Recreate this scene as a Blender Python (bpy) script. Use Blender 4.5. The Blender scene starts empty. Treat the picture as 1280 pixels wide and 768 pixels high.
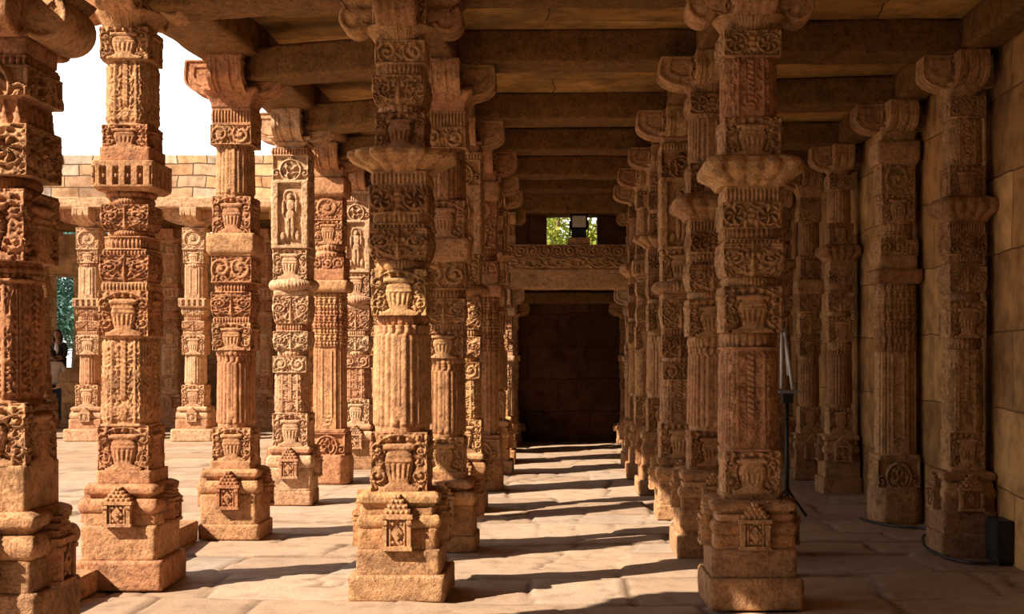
import bpy, bmesh, math, random
import numpy as np
from mathutils import Vector, Matrix, Quaternion

random.seed(11)
SC = bpy.context.scene
COL = SC.collection
PI = math.pi

# ------------------------------------------------------------------ materials
def new_mat(name):
    m = bpy.data.materials.new(name); m.use_nodes = True
    nt = m.node_tree; nt.nodes.clear()
    out = nt.nodes.new('ShaderNodeOutputMaterial')
    b = nt.nodes.new('ShaderNodeBsdfPrincipled')
    nt.links.new(b.outputs[0], out.inputs[0])
    return m, nt, b

def N(nt, t, **kw):
    n = nt.nodes.new(t)
    for k, v in kw.items(): setattr(n, k, v)
    return n

def ramp(nt, pts):
    r = N(nt, 'ShaderNodeValToRGB')
    e = r.color_ramp.elements
    while len(e) < len(pts): e.new(0.5)
    for i, (p, c) in enumerate(pts):
        e[i].position = p; e[i].color = (*c, 1) if len(c) == 3 else c
    return r

def mixc(nt, fac, a, b, mode='MIX'):
    m = N(nt, 'ShaderNodeMix', data_type='RGBA', blend_type=mode)
    for sock, v in ((m.inputs[0], fac), (m.inputs[6], a), (m.inputs[7], b)):
        if isinstance(v, (int, float)): sock.default_value = v
        elif isinstance(v, tuple): sock.default_value = (*v, 1) if len(v) == 3 else v
        else: nt.links.new(v, sock)
    return m.outputs[2]

def noise(nt, vec, scale, detail=4, rough=0.55):
    n = N(nt, 'ShaderNodeTexNoise'); n.inputs['Scale'].default_value = scale
    n.inputs['Detail'].default_value = detail; n.inputs['Roughness'].default_value = rough
    nt.links.new(vec, n.inputs['Vector']); return n.outputs[0]

def math_n(nt, op, a, b=0.0, clamp=False):
    m = N(nt, 'ShaderNodeMath', operation=op, use_clamp=clamp)
    for s, v in ((m.inputs[0], a), (m.inputs[1], b)):
        if isinstance(v, (int, float)): s.default_value = v
        else: nt.links.new(v, s)
    return m.outputs[0]

def bump(nt, b, heights, dist=0.01):
    h = None
    for val, k in heights:
        t = math_n(nt, 'MULTIPLY', val, k)
        h = t if h is None else math_n(nt, 'ADD', h, t)
    bp = N(nt, 'ShaderNodeBump'); bp.inputs['Strength'].default_value = 1.0
    bp.inputs['Distance'].default_value = dist
    nt.links.new(h, bp.inputs['Height']); nt.links.new(bp.outputs[0], b.inputs['Normal'])

AL = 0.92
def stone(name, tones, patina=0.35, fine=1.0, spec=0.18):
    """weathered sandstone: tone per block, mottling, grey patina patches, pits"""
    m, nt, b = new_mat(name)
    pos = N(nt, 'ShaderNodeNewGeometry').outputs['Position']
    rnd = N(nt, 'ShaderNodeObjectInfo').outputs['Random']
    n1 = noise(nt, pos, 1.7, 3)
    k = math_n(nt, 'ADD', math_n(nt, 'MULTIPLY', rnd, 0.62), math_n(nt, 'MULTIPLY', n1, 0.5))
    k = math_n(nt, 'SUBTRACT', k, 0.06)
    n = len(tones)
    r = ramp(nt, [(i / (n - 1), tuple(c * AL for c in t)) for i, t in enumerate(tones)]); nt.links.new(k, r.inputs[0])
    n2 = noise(nt, pos, 9, 5, 0.62)
    r2 = ramp(nt, [(0.30, (0.50, 0.45, 0.42)), (0.48, (0.95, .95, .95)), (0.70, (1.22, 1.18, 1.14))]); nt.links.new(n2, r2.inputs[0])
    c = mixc(nt, 0.75, r.outputs[0], r2.outputs[0], 'MULTIPLY')
    n3 = noise(nt, pos, 3.1, 6, 0.65)
    r3 = ramp(nt, [(0.52, (0, 0, 0)), (0.70, (1, 1, 1))]); nt.links.new(n3, r3.inputs[0])
    c = mixc(nt, math_n(nt, 'MULTIPLY', r3.outputs[0], patina), c, (0.13, 0.085, 0.05))
    n4 = noise(nt, pos, 60, 4, 0.75)
    r4 = ramp(nt, [(0.34, (0.40, 0.34, 0.30)), (0.50, (1, 1, 1)), (.7, (1.2, 1.2, 1.2))]); nt.links.new(n4, r4.inputs[0])
    n6 = noise(nt, pos, 22, 5, 0.7)
    r6 = ramp(nt, [(0.36, (0.52, 0.47, 0.43)), (0.5, (1, 1, 1)), (.66, (1.18, 1.16, 1.14))]); nt.links.new(n6, r6.inputs[0])
    c = mixc(nt, 0.7, c, r6.outputs[0], 'MULTIPLY')
    c = mixc(nt, 0.6, c, r4.outputs[0], 'MULTIPLY')
    nt.links.new(c, b.inputs['Base Color'])
    b.inputs['Roughness'].default_value = 0.85
    b.inputs['Specular IOR Level'].default_value = spec
    bump(nt, b, [(n2, 0.7 * fine), (n4, 0.55 * fine), (n6, 0.9 * fine)], 0.017)
    return m

TAN = (0.64, 0.355, 0.175); RED = (0.545, 0.245, 0.125); OCH = (0.66, 0.375, 0.17); PALE = (0.70, 0.45, 0.27); BRN = (0.47, 0.235, 0.11)
M = {}
M['stone'] = stone('carved sandstone', [RED, TAN, OCH, BRN, TAN], 0.40)
M['stone_red'] = stone('red sandstone', [RED, (0.56, 0.27, 0.14), TAN, RED, OCH], 0.30)
M['stone_pale'] = stone('pale sandstone', [(0.60, 0.33, 0.19), PALE, (0.66, 0.39, 0.23), (0.58, 0.29, 0.16), PALE], 0.16)
M['stone_base'] = stone('hewn base stone', [BRN, (0.60, 0.30, 0.135), TAN, (0.50, 0.27, 0.14), RED], 0.45, 1.6)
M['beam'] = stone('beam stone darkened for shade', [(0.19, 0.09, 0.03), (0.28, 0.14, 0.046), (0.16, 0.072, 0.025)], 0.6, 1.3)  # tones darkened: the shade under the roof is put into the colour
M['kerb'] = stone('kerb stone', [TAN, BRN], 0.3, 1.3)

def ashlar(name, tones, bw, bh, axis, mortar=(0.20, 0.105, 0.045), patina=0.45, msize=0.007):
    """blocks laid in courses; axis 'x': wall runs along x, 'y': along y, 'xy': horizontal"""
    m, nt, b = new_mat(name)
    pos = N(nt, 'ShaderNodeNewGeometry').outputs['Position']
    sep = N(nt, 'ShaderNodeSeparateXYZ'); nt.links.new(pos, sep.inputs[0])
    wob = noise(nt, pos, 1.6, 2)
    cmb = N(nt, 'ShaderNodeCombineXYZ')
    pair = {'x': ('X', 'Z'), 'y': ('Y', 'Z'), 'xy': ('X', 'Y'), 'yx': ('Y', 'X')}[axis]
    nt.links.new(math_n(nt, 'ADD', sep.outputs[pair[0]], math_n(nt, 'MULTIPLY', wob, 0.22)), cmb.inputs[0])
    nt.links.new(math_n(nt, 'ADD', sep.outputs[pair[1]], math_n(nt, 'MULTIPLY', wob, 0.10)), cmb.inputs[1])
    br = N(nt, 'ShaderNodeTexBrick'); nt.links.new(cmb.outputs[0], br.inputs['Vector'])
    br.inputs['Scale'].default_value = 1.0
    br.inputs['Brick Width'].default_value = bw; br.inputs['Row Height'].default_value = bh
    br.inputs['Mortar Size'].default_value = msize; br.inputs['Mortar Smooth'].default_value = 0.6
    br.inputs['Color1'].default_value = (0, 0, 0, 1); br.inputs['Color2'].default_value = (1, 1, 1, 1)
    br.inputs['Mortar'].default_value = (0.5, 0.5, 0.5, 1)
    n = len(tones)
    r = ramp(nt, [(i / (n - 1), tuple(c * AL for c in t)) for i, t in enumerate(tones)]); nt.links.new(br.outputs['Color'], r.inputs[0])
    n2 = noise(nt, pos, 6, 6, 0.65)
    r2 = ramp(nt, [(0.32, (0.58, 0.52, 0.46)), (0.52, (1, 1, 1)), (0.7, (1.15, 1.1, 1.05))]); nt.links.new(n2, r2.inputs[0])
    c = mixc(nt, 0.8, r.outputs[0], r2.outputs[0], 'MULTIPLY')
    n3 = noise(nt, pos, 1.3, 5, 0.65)
    r3 = ramp(nt, [(0.5, (0, 0, 0)), (0.68, (1, 1, 1))]); nt.links.new(n3, r3.inputs[0])
    c = mixc(nt, math_n(nt, 'MULTIPLY', r3.outputs[0], patina), c, (0.14, 0.085, 0.045))
    n7 = noise(nt, pos, .75, 4, 0.6)
    r7 = ramp(nt, [(0.38, (0.45, 0.42, 0.40)), (0.5, (.95, .95, .95)), (0.62, (1.3, 1.28, 1.2))]); nt.links.new(n7, r7.inputs[0])
    c = mixc(nt, 0.65, c, r7.outputs[0], 'MULTIPLY')
    c = mixc(nt, br.outputs['Fac'], c, mortar)
    nt.links.new(c, b.inputs['Base Color'])
    b.inputs['Roughness'].default_value = 0.88; b.inputs['Specular IOR Level'].default_value = 0.15
    bump(nt, b, [(math_n(nt, 'SUBTRACT', 1.0, br.outputs['Fac']), 1.2), (n2, 0.7), (noise(nt, pos, 35, 4), 0.5)], 0.014)
    return m

M['wall'] = ashlar('ashlar wall', [(0.54, 0.28, 0.10), (0.40, 0.20, 0.07), (0.62, 0.34, 0.125), (0.48, 0.24, 0.085)], 1.05, 0.62, 'y')
M['wall_x'] = ashlar('ashlar wall cross', [(0.13, 0.06, 0.025), (0.11, 0.05, 0.022), (0.15, 0.07, 0.03)], 1.1, 0.6, 'x', (0.03, 0.015, 0.008))  # near-black tones paint in the gloom of the unlit nave end
M['parapet'] = ashlar('parapet masonry', [(0.74, 0.48, 0.28), (0.55, 0.30, 0.16), (0.76, 0.60, 0.45), (0.45, 0.37, 0.31), (0.74, 0.46, 0.25)], 0.52, 0.215, 'x', (0.16, 0.10, 0.06), 0.25, 0.014)
M['ceiling'] = ashlar('ceiling slabs', [(0.46, 0.25, 0.075), (0.56, 0.31, 0.10), (0.38, 0.20, 0.06)], 2.6, 0.74, 'xy', (0.1, 0.05, 0.02), 0.55)  # paler than the beams: light bounced off the floor put into the colour

def simple(name, col, rough=0.6, metal=0.0, emit=None, mottled=0.0):
    m, nt, b = new_mat(name)
    b.inputs['Base Color'].default_value = (*col, 1); b.inputs['Roughness'].default_value = rough
    b.inputs['Metallic'].default_value = metal
    pos = N(nt, 'ShaderNodeTexCoord').outputs['Object']
    if mottled:
        n = noise(nt, pos, 18, 4)
        r = ramp(nt, [(0.3, tuple(c * (1 - mottled) for c in col)), (0.7, tuple(min(1, c * (1 + mottled)) for c in col))])
        nt.links.new(n, r.inputs[0]); nt.links.new(r.outputs[0], b.inputs['Base Color'])
    return m
M['black'] = simple('black rubber', (0.012, 0.012, 0.013), 0.5, mottled=0.3)
M['black_metal'] = simple('black enamelled metal', (0.02, 0.02, 0.022), 0.45, 0.3, mottled=0.2)
M['silver'] = simple('pale aluminium', (0.82, 0.83, 0.85), 0.4, 0.15, mottled=0.08)
M['grey_metal'] = simple('grey painted metal', (0.32, 0.32, 0.33), 0.5, 0.4, mottled=0.15)
M['lamp_glass'] = simple('frosted lamp glass', (0.55, 0.50, 0.40), 0.25, 0.0, mottled=0.2)
M['reflector'] = simple('pale reflector', (0.75, 0.7, 0.6), 0.35, 0.5, mottled=0.1)
M['skin'] = simple('skin', (0.36, 0.19, 0.115), 0.55, mottled=0.1)
M['white_cloth'] = simple('white cotton', (0.80, 0.81, 0.84), 0.85, mottled=0.05)
M['denim'] = simple('blue denim', (0.05, 0.09, 0.21), 0.85, mottled=0.3)
M['dark_cloth'] = simple('black cloth', (0.02, 0.02, 0.025), 0.85, mottled=0.3)
M['hair'] = simple('black hair', (0.012, 0.009, 0.008), 0.45, mottled=0.3)
M['shoe'] = simple('dark leather', (0.04, 0.03, 0.025), 0.5, mottled=0.2)
M['bark'] = simple('tree bark', (0.17, 0.12, 0.08), 0.9, mottled=0.4)

def leaf_mat(name, a, b_, c):
    m, nt, b = new_mat(name)
    rnd = N(nt, 'ShaderNodeNewGeometry').outputs['Random Per Island']
    r = ramp(nt, [(0, a), (0.5, b_), (1, c)]); nt.links.new(rnd, r.inputs[0])
    nt.links.new(r.outputs[0], b.inputs['Base Color']); b.inputs['Roughness'].default_value = 0.55
    tr = N(nt, 'ShaderNodeBsdfTranslucent'); nt.links.new(r.outputs[0], tr.inputs[0])
    mx = N(nt, 'ShaderNodeMixShader'); mx.inputs[0].default_value = 0.35
    nt.links.new(b.outputs[0], mx.inputs[1]); nt.links.new(tr.outputs[0], mx.inputs[2])
    nt.links.new(mx.outputs[0], nt.nodes['Material Output'].inputs[0])
    return m
M['leaf'] = leaf_mat('sunny leaves', (0.22, 0.32, 0.03), (0.50, 0.56, 0.07), (0.75, 0.74, 0.18))
M['leaf_blue'] = leaf_mat('cool green leaves', (0.05, 0.16, 0.12), (0.12, 0.30, 0.24), (0.25, 0.42, 0.42))

def floor_mat():
    m, nt, b = new_mat('worn flagstones')
    pos = N(nt, 'ShaderNodeNewGeometry').outputs['Position']
    tone = N(nt, 'ShaderNodeAttribute', attribute_name='tone')
    joint = N(nt, 'ShaderNodeAttribute', attribute_name='joint')
    r = ramp(nt, [(p, tuple(q * .70 for q in t)) for p, t in [(0.0, (0.50, 0.335, 0.225)), (0.35, (0.62, 0.425, 0.29)), (0.7, (0.66, 0.47, 0.33)), (1.0, (0.55, 0.42, 0.32))]])
    nt.links.new(tone.outputs['Fac'], r.inputs[0])
    n2 = noise(nt, pos, 5, 6, 0.65)
    r2 = ramp(nt, [(0.30, (0.60, 0.56, 0.52)), (0.48, (.95, .95, .95)), (0.72, (1.14, 1.12, 1.08))]); nt.links.new(n2, r2.inputs[0])
    c = mixc(nt, 0.8, r.outputs[0], r2.outputs[0], 'MULTIPLY')
    n5 = noise(nt, pos, 1.1, 4, 0.6)
    r5 = ramp(nt, [(0.5, (0, 0, 0)), (0.66, (1, 1, 1))]); nt.links.new(n5, r5.inputs[0])
    c = mixc(nt, math_n(nt, 'MULTIPLY', r5.outputs[0], 0.30), c, (0.28, 0.205, 0.155))
    c = mixc(nt, math_n(nt, 'MULTIPLY', joint.outputs['Fac'], 0.9), c, (0.12, 0.075, 0.045))
    nt.links.new(c, b.inputs['Base Color'])
    b.inputs['Roughness'].default_value = 0.72; b.inputs['Specular IOR Level'].default_value = 0.25
    n4 = noise(nt, pos, 45, 4, 0.65)
    bump(nt, b, [(n2, 0.8), (n4, 0.35)], 0.012)
    return m
M['floor'] = floor_mat()

# ------------------------------------------------------------------ objects
def tag(o, label=None, cat=None, group=None, kind=None):
    if label: o['label'] = label
    if cat: o['category'] = cat
    if group: o['group'] = group
    if kind: o['kind'] = kind
    elif label: o['kind'] = 'thing'
    return o

def link(name, mesh, mat=None, parent=None, loc=(0, 0, 0)):
    o = bpy.data.objects.new(name, mesh); COL.objects.link(o)
    if mat is not None and mesh is not None and not mesh.materials: mesh.materials.append(mat)
    if parent is not None: o.parent = parent
    o.location = loc
    return o

def under(o, part):
    """make o a sub-part of a part, keeping its place"""
    m = part.matrix_basis.inverted()
    o.parent = part; o.matrix_parent_inverse = m

def set_mat(o, mat):
    """material on the object slot, so that the mesh may be shared"""
    if len(o.material_slots) == 0: o.data.materials.append(None)
    o.material_slots[0].link = 'OBJECT'; o.material_slots[0].material = mat

def empty(name, loc, rz=0.0):
    o = bpy.data.objects.new(name, None); COL.objects.link(o)
    o.location = loc; o.rotation_euler = (0, 0, rz); o.empty_display_size = 0.2
    return o

def mesh_np(name, V, quads, tris=(), smooth=True, flat_tris=True):
    me = bpy.data.meshes.new(name)
    quads = np.asarray(quads, np.int32).reshape(-1, 4); tris = np.asarray(tris, np.int32).reshape(-1, 3)
    nq, ntr = len(quads), len(tris)
    me.vertices.add(len(V)); me.vertices.foreach_set('co', np.asarray(V, np.float32).ravel())
    me.loops.add(nq * 4 + ntr * 3)
    me.loops.foreach_set('vertex_index', np.concatenate([quads.ravel(), tris.ravel()]))
    me.polygons.add(nq + ntr)
    st = np.concatenate([np.arange(nq) * 4, nq * 4 + np.arange(ntr) * 3]).astype(np.int32)
    me.polygons.foreach_set('loop_start', st)
    sm = np.ones(nq + ntr, bool) if smooth else np.zeros(nq + ntr, bool)
    if flat_tris: sm[nq:] = False
    me.polygons.foreach_set('use_smooth', sm)
    me.update(calc_edges=True); me.validate()
    return me

def bm_mesh(name, bm, smooth=False):
    bmesh.ops.recalc_face_normals(bm, faces=bm.faces)
    me = bpy.data.meshes.new(name); bm.to_mesh(me); bm.free()
    if smooth:
        for p in me.polygons: p.use_smooth = True
    return me

def bm_box(bm, c, s, rot=None):
    r = bmesh.ops.create_cube(bm, size=1.0)
    mt = Matrix.Translation(c) @ (rot.to_4x4() if rot else Matrix.Identity(4)) @ Matrix.Diagonal((*s, 1))
    bmesh.ops.transform(bm, matrix=mt, verts=r['verts']); return r['verts']

def bm_tube(bm, p0, p1, r0, r1=None, seg=12):
    p0, p1 = Vector(p0), Vector(p1); r1 = r0 if r1 is None else r1
    d = p1 - p0
    r = bmesh.ops.create_cone(bm, cap_ends=True, segments=seg, radius1=r0, radius2=r1, depth=d.length)
    q = Vector((0, 0, 1)).rotation_difference(d.normalized())
    bmesh.ops.transform(bm, matrix=Matrix.Translation((p0 + p1) / 2) @ q.to_matrix().to_4x4(), verts=r['verts'])
    return r['verts']

# ------------------------------------------------------------------ carved relief
def sines(x, y, f, s):
    r = np.random.RandomState(s); out = 0
    for i in range(5):
        a = r.uniform(0, 2 * PI); k = f * r.uniform(0.6, 1.5); p = r.uniform(0, 6.28)
        out = out + np.sin(k * (x * math.cos(a) + y * math.sin(a)) + p)
    return out / 5

def foliage(x, y, s, f=13.0):
    wx = x + 0.16 * sines(x, y, f * 0.55, s); wy = y + 0.16 * sines(x, y, f * 0.55, s + 7)
    a = np.abs(sines(wx, wy, f, s + 3))
    return np.clip(1.0 - 3.2 * a, 0, 1) ** 0.7

def spiral(x, y, cx, cy, R, hand=1, arms=1, turns=2.1):
    dx, dy = (x - cx), (y - cy)
    r = np.sqrt(dx * dx + dy * dy) / R; th = np.arctan2(dy, dx) * hand
    v = 0.5 + 0.5 * np.cos(arms * th - 2 * PI * turns * r)
    v = np.clip(v * 1.7 - 0.35, 0, 1)
    v = np.where(r < 0.2, 1.0, v)
    return v * np.clip((1.05 - r) * 7, 0, 1)

def ell(x, y, cx, cy, rx, ry):
    return np.sqrt(np.clip(1 - ((x - cx) / rx) ** 2 - ((y - cy) / ry) ** 2, 0, 1))

def band01(t, a, b, s=0.04):
    return np.clip((t - a) / s, 0, 1) * np.clip((b - t) / s, 0, 1)

def r_vase(u, v, a, s):
    y = (v * 2 - 1)
    w = np.interp(v, [0, .07, .10, .16, .30, .48, .60, .66, .69, .71, .80, .82, 1], [.72, .70, .52, .34, .42, .48, .46, .42, .36, .54, .54, .2, .2])
    pot = np.where(v < .815, np.sqrt(np.clip(1 - (u / w) ** 2, 0, 1)), 0)
    ribs = 0.10 * np.cos(15 * np.arcsin(np.clip(u / w, -1, 1))) * band01(v, .22, .5)
    rings = 0.16 * band01(v, .50, .54, .02) + 0.12 * band01(v, .60, .63, .015) + .2 * band01(v, .71, .80, .02)
    h = np.where(pot > 0, 0.45 + .42 * np.sqrt(pot) + ribs + rings, 0)
    x = np.abs(u)
    sc = np.maximum(spiral(x, y, .73, .40, .30, 1, 1, 1.6), spiral(x, y, .74, -.44, .28, -1, 1, 1.6) * .95)
    sc = np.maximum(sc, spiral(x, y, .66, .02, .16, 1, 1, 1.2) * .8)
    lobes = .5 + .5 * np.cos(11 * np.arctan2(y - .4 * np.sign(y), x - .73))          # leafy teeth round each scroll
    fol = .34 + .42 * foliage(x, y * .8, s, 15)
    side = np.maximum(sc * (.82 + .18 * lobes), fol)
    side = np.where(x > w + .05, side, .12)
    arch = np.clip(1 - np.abs(np.sqrt((u / .9) ** 2 + ((v - .62) / .36) ** 2) - .95) * 9, 0, 1)
    top = np.where(v > .82, np.maximum(arch, np.abs(np.cos(u * 10)) * .8 * band01(v, .83, .99)), 0)
    h = np.maximum(np.maximum(h, side * .85), top * .9)
    return np.maximum(h, np.clip((np.abs(y) - .955) * 22, 0, .55))

def r_kirti(u, v, a, s):
    y = (v * 2 - 1); x = np.abs(u)
    sc = np.maximum(spiral(x, y, .60, .10, .40, -1, 1, 2.2), spiral(x, y, .22, .35, .20, 1, 1, 1.3))
    gar = np.clip(1 - np.abs(y + .75 - .9 * x ** 2) * 7, 0, 1)
    leaf = np.clip(1 - np.abs(x) / (.16 * np.clip(.9 - y, .05, 2)) , 0, 1)
    return np.maximum.reduce([sc, gar * .85, leaf * .9, .28 + .42 * foliage(x, y, s, 15), np.clip((np.abs(y) - .9) * 10, 0, .7)])

def r_ros(u, v, a, s):
    y = (v * 2 - 1) * a * 1.15; x = np.abs(u)
    rr = np.sqrt((x - .56) ** 2 + y ** 2)
    ring = np.clip(1 - np.abs(rr - .36) * 15, 0, 1); pet = (rr < .3) * (.45 + .5 * np.cos(6 * np.arctan2(y, x - .56) + rr * 14))
    bud = np.clip(1.2 - (x / .17) ** 2 - (y / .42) ** 2, 0, 1) * (.7 + .3 * np.cos(y * 30))
    fol = (.25 + .45 * foliage(x, y, s, 16)) * (rr > .4)
    return np.maximum.reduce([ring, np.clip(pet, 0, 1), bud, fol, np.clip((np.abs(v * 2 - 1) - .88) * 10, 0, .7)])

def r_scroll(u, v, a, s, n=3):
    y = (v * 2 - 1) * a; p = 2.0 / n
    k = np.floor((u + 1) / p); cx = -1 + (k + .5) * p; hand = np.where(k % 2 == 0, 1, -1)
    R = min(p * .52, a * .95)
    v1 = spiral(u, y, cx, 0 * y, R, 1, 1, 1.6); v2 = spiral(u, y, cx, 0 * y, R, -1, 1, 1.6)
    return np.maximum.reduce([np.where(hand > 0, v1, v2), (.28 + .42 * foliage(u, y, s, 18)), np.clip((np.abs(v * 2 - 1) - .85) * 9, 0, .8)])

def r_bands(u, v, a, s):
    f = (v * 3) % 1; row = np.floor(v * 3)
    n = np.where(row % 2 == 0, 9.0, 6.0)
    d = np.abs(((u + 1) * n / 2) % 1 - .5) * 2
    return np.clip(1.3 - d - np.abs(f - .5) * 2, 0, 1) * .9 + np.clip((np.abs(f - .5) - .38) * 12, 0, 1) * .8

def r_oct(u, v, a, s):
    d = np.abs(((u + 1) * 5.5) % 1 - .5) * 2
    y = np.abs(v * 2 - 1)
    return np.maximum(np.clip(1.1 - d - y, 0, 1) ** .5 * .9, np.clip((y - .72) * 8, 0, 1))

def r_bead(u, v, a, s, n=13):
    d = np.abs(((u + 1) * n / 2) % 1 - .5) * 2
    return np.where(np.abs(v - .5) < .34, np.clip(1.15 - d * d - ((v - .5) / .34) ** 2 * .6, 0, 1), .55)

def r_ribs(u, v, a, s, n=15):
    return np.abs(np.cos((u + 1) * n * PI / 2)) ** .6

def r_petal(u, v, a, s, n=7):
    d = np.abs(((u + 1) * n / 2) % 1 - .5) * 2
    t = 1 - v
    return np.clip(1 - np.clip(d - (1 - t ** 2) ** .5 * .9, 0, 1) * 8, 0, 1) * (.5 + .5 * np.cos(d * 1.2))

def r_flute(u, v, a, s):
    f = np.abs(np.sin((u + 1) * PI * 3)) ** .7
    m = band01(v, .06, .93, .02)
    mid = np.clip(1 - np.abs(u) * 9, 0, 1) * band01(v, .25, .92) + ell(u, v, 0, .2, .2, .09)
    sw = (v > .93) * np.abs(np.cos((u + 1) * PI * 3)) * .9
    return np.maximum(np.maximum(f * m * .9, mid), sw)

def r_vine(u, v, a, s):
    """octagonal shaft: raised centre rib with rope, vine panels beside it, a hanging bell below"""
    y = (v * 2 - 1) * a; x = np.abs(u)
    rib = (x < .12) * (.75 + .25 * np.cos(y * 34 + u * 16)) * band01(v, .28, .98)
    bell = np.maximum(ell(u, v, 0, .16, .26, .10) * .9, spiral(u, y, 0, -a * .66, .22, 1, 1, 1.6))
    edge = (np.abs(x - .46) < .05) * .85 + (np.abs(x - .93) < .06) * .7
    pan = (.2 + .6 * foliage(x, y, s, 19)) * ((x > .15) & (x < .88))
    return np.maximum.reduce([rib, bell, edge * band01(v, .03, .97), pan * band01(v, .05, .95), (np.abs(v - .5) > .475) * .8])

def r_strip(u, v, a, s):
    """nearly plain shaft: two raised fillets and a leaf at the foot"""
    x = np.abs(u)
    f = np.clip(1 - np.abs(x - .30) * 14, 0, 1) * band01(v, .12, .97) + np.clip(1 - np.abs(x - .80) * 12, 0, 1) * .8
    return np.maximum(f, ell(u, v, 0, .12, .34, .10) * foliage(u, v * 2 * a, s, 12))

def r_fig(u, v, a, s):
    y = (v * 2 - 1) * a; x = np.abs(u)
    fr = np.maximum((x > .62) * (.75 + .25 * foliage(u, y, s, 16)), (np.abs(v - .5) > .455) * .9)
    k = a / 1.9
    sway = .07 * np.sin(y * 1.7)
    b = np.maximum.reduce([ell(u, y, -.02, .98 * k, .15, .19 * k), ell(u, y, sway, .48 * k, .25, .36 * k), ell(u, y, .03 + sway, -.02, .26, .30 * k),
                           ell(u, y, -.10, -.72 * k, .13, .72 * k), ell(u, y, .15, -.72 * k, .12, .72 * k), ell(u, y, -.36, .35 * k, .09, .48 * k), ell(u, y, .36, .42 * k, .09, .40 * k),
                           ell(u, y, -.4, -1.25 * k, .14, .26 * k), ell(u, y, .42, -1.2 * k, .13, .3 * k)])
    halo = np.clip(1 - np.abs(np.sqrt(u ** 2 + ((y - .98 * k) / k) ** 2) - .34) * 12, 0, 1) * .45
    return np.maximum.reduce([fr, b * 1.25, halo])

def r_arch(u, v, a, s):
    y = (v * 2 - 1) * a
    r = np.sqrt(u ** 2 + (y + .12) ** 2)
    arch = np.clip(1 - np.abs(r - .56) * 10, 0, 1)
    return np.maximum.reduce([arch, (r < .45) * foliage(u, y, s, 12), spiral(np.abs(u), y, .78, -.28, .24, 1, 1, 1.4), (np.abs(v - .5) > .45) * .9, spiral(u, y, 0, .58, .16, 1)])

def r_dent(u, v, a, s):
    k = ((u + 1) * 2.5) % 1; d = np.abs(k - .5) * 2; y = np.abs(v * 2 - 1)
    hole = (d > .42 + .45 * (1 - y)) & (d < .98) & (y < .62)
    hole |= (np.abs(d - .62) < .12) & (y < .55)
    return np.where(hole, -1.0, .15)

def r_tri(u, v, a, s):
    k = ((u + 1) * 3) % 1; d = np.abs(k - .5) * 2
    return np.maximum(np.clip((1 - d - v) * 4, 0, 1), (np.abs(v - .5) > .42) * .9)

def r_rough(u, v, a, s):
    y = (v * 2 - 1) * a
    return sines(u, y, 3.2, s) * .6 + sines(u, y, 9, s + 1) * .3 + .15 * sines(u, y, 22, s + 5)

def r_lotus(u, v, a, s):
    d = np.abs(((u + 1) * 2.5) % 1 - .5) * 2
    pet = np.clip(1 - d ** 2 * 1.1, 0, 1) * np.clip(1.15 - np.abs(v - .45) * 1.6, 0, 1)
    return pet * 1.0 + .35 * r_rough(u, v, a, s) + .25 * (v > .82) * np.cos(u * 9)

def r_plain(u, v, a, s):
    return r_rough(u, v, a, s) * .5

# ------------------------------------------------------------------ tier generator
def box_r(c, s, a, b):
    return np.minimum(a / np.maximum(np.abs(c), 1e-6), b / np.maximum(np.abs(s), 1e-6))

def outline(shape, n):
    """n points a side, counter-clockwise from the front face; returns points, normals, face parameter"""
    u = np.linspace(-1, 1, n, endpoint=False)
    P, Nn, U = [], [], []
    for k in range(4):
        a = k * PI / 2; ca, sa = math.cos(a), math.sin(a)
        if shape == 'sq':
            px, py = u, -np.ones_like(u)
            nx, ny = np.zeros_like(u), -np.ones_like(u)
            nx[0], ny[0] = -.707, -.707
            sh = 1 - .018 * np.abs(u) ** 30
            px, py = px * sh, py * sh
        else:
            th = np.arctan2(-np.ones_like(u), u); c, s = np.cos(th), np.sin(th)
            if shape == 'round': r = np.ones_like(u)
            elif shape == 'oct':
                t = (th + PI / 2)
                r = np.minimum(1 / np.maximum(np.abs(np.cos(t)), .3), 1.17 / np.maximum(np.cos(np.abs(t) - PI / 4), .3))
                r = np.minimum(r, 1 / np.maximum(np.abs(np.sin(t)), 1e-3))
            elif shape == 'poly':
                t = (th + PI / 2 + PI / 12) % (PI / 6) - PI / 12
                r = 1.02 * math.cos(PI / 12) / np.cos(t)
            elif shape == 'star':
                r = np.maximum.reduce([box_r(c, s, 1, .52), box_r(c, s, .52, 1), box_r(c, s, .80, .80)])
            elif shape == 'redent':
                r = np.maximum.reduce([box_r(c, s, 1, .60), box_r(c, s, .60, 1), box_r(c, s, .88, .88)])
            px, py = r * c, r * s; nx, ny = c, s
        P.append(np.stack([px * ca - py * sa, px * sa + py * ca], 1))
        Nn.append(np.stack([nx * ca - ny * sa, nx * sa + ny * ca], 1)); U.append(u)
    return np.concatenate(P), np.concatenate(Nn), np.concatenate(U)

BULGE = [(t / 10, .84 + .16 * math.sin(PI * t / 10) ** .6) for t in range(11)]
BLOCK = [(0, .985), (.03, 1), (.97, 1), (1, .985)]
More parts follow.
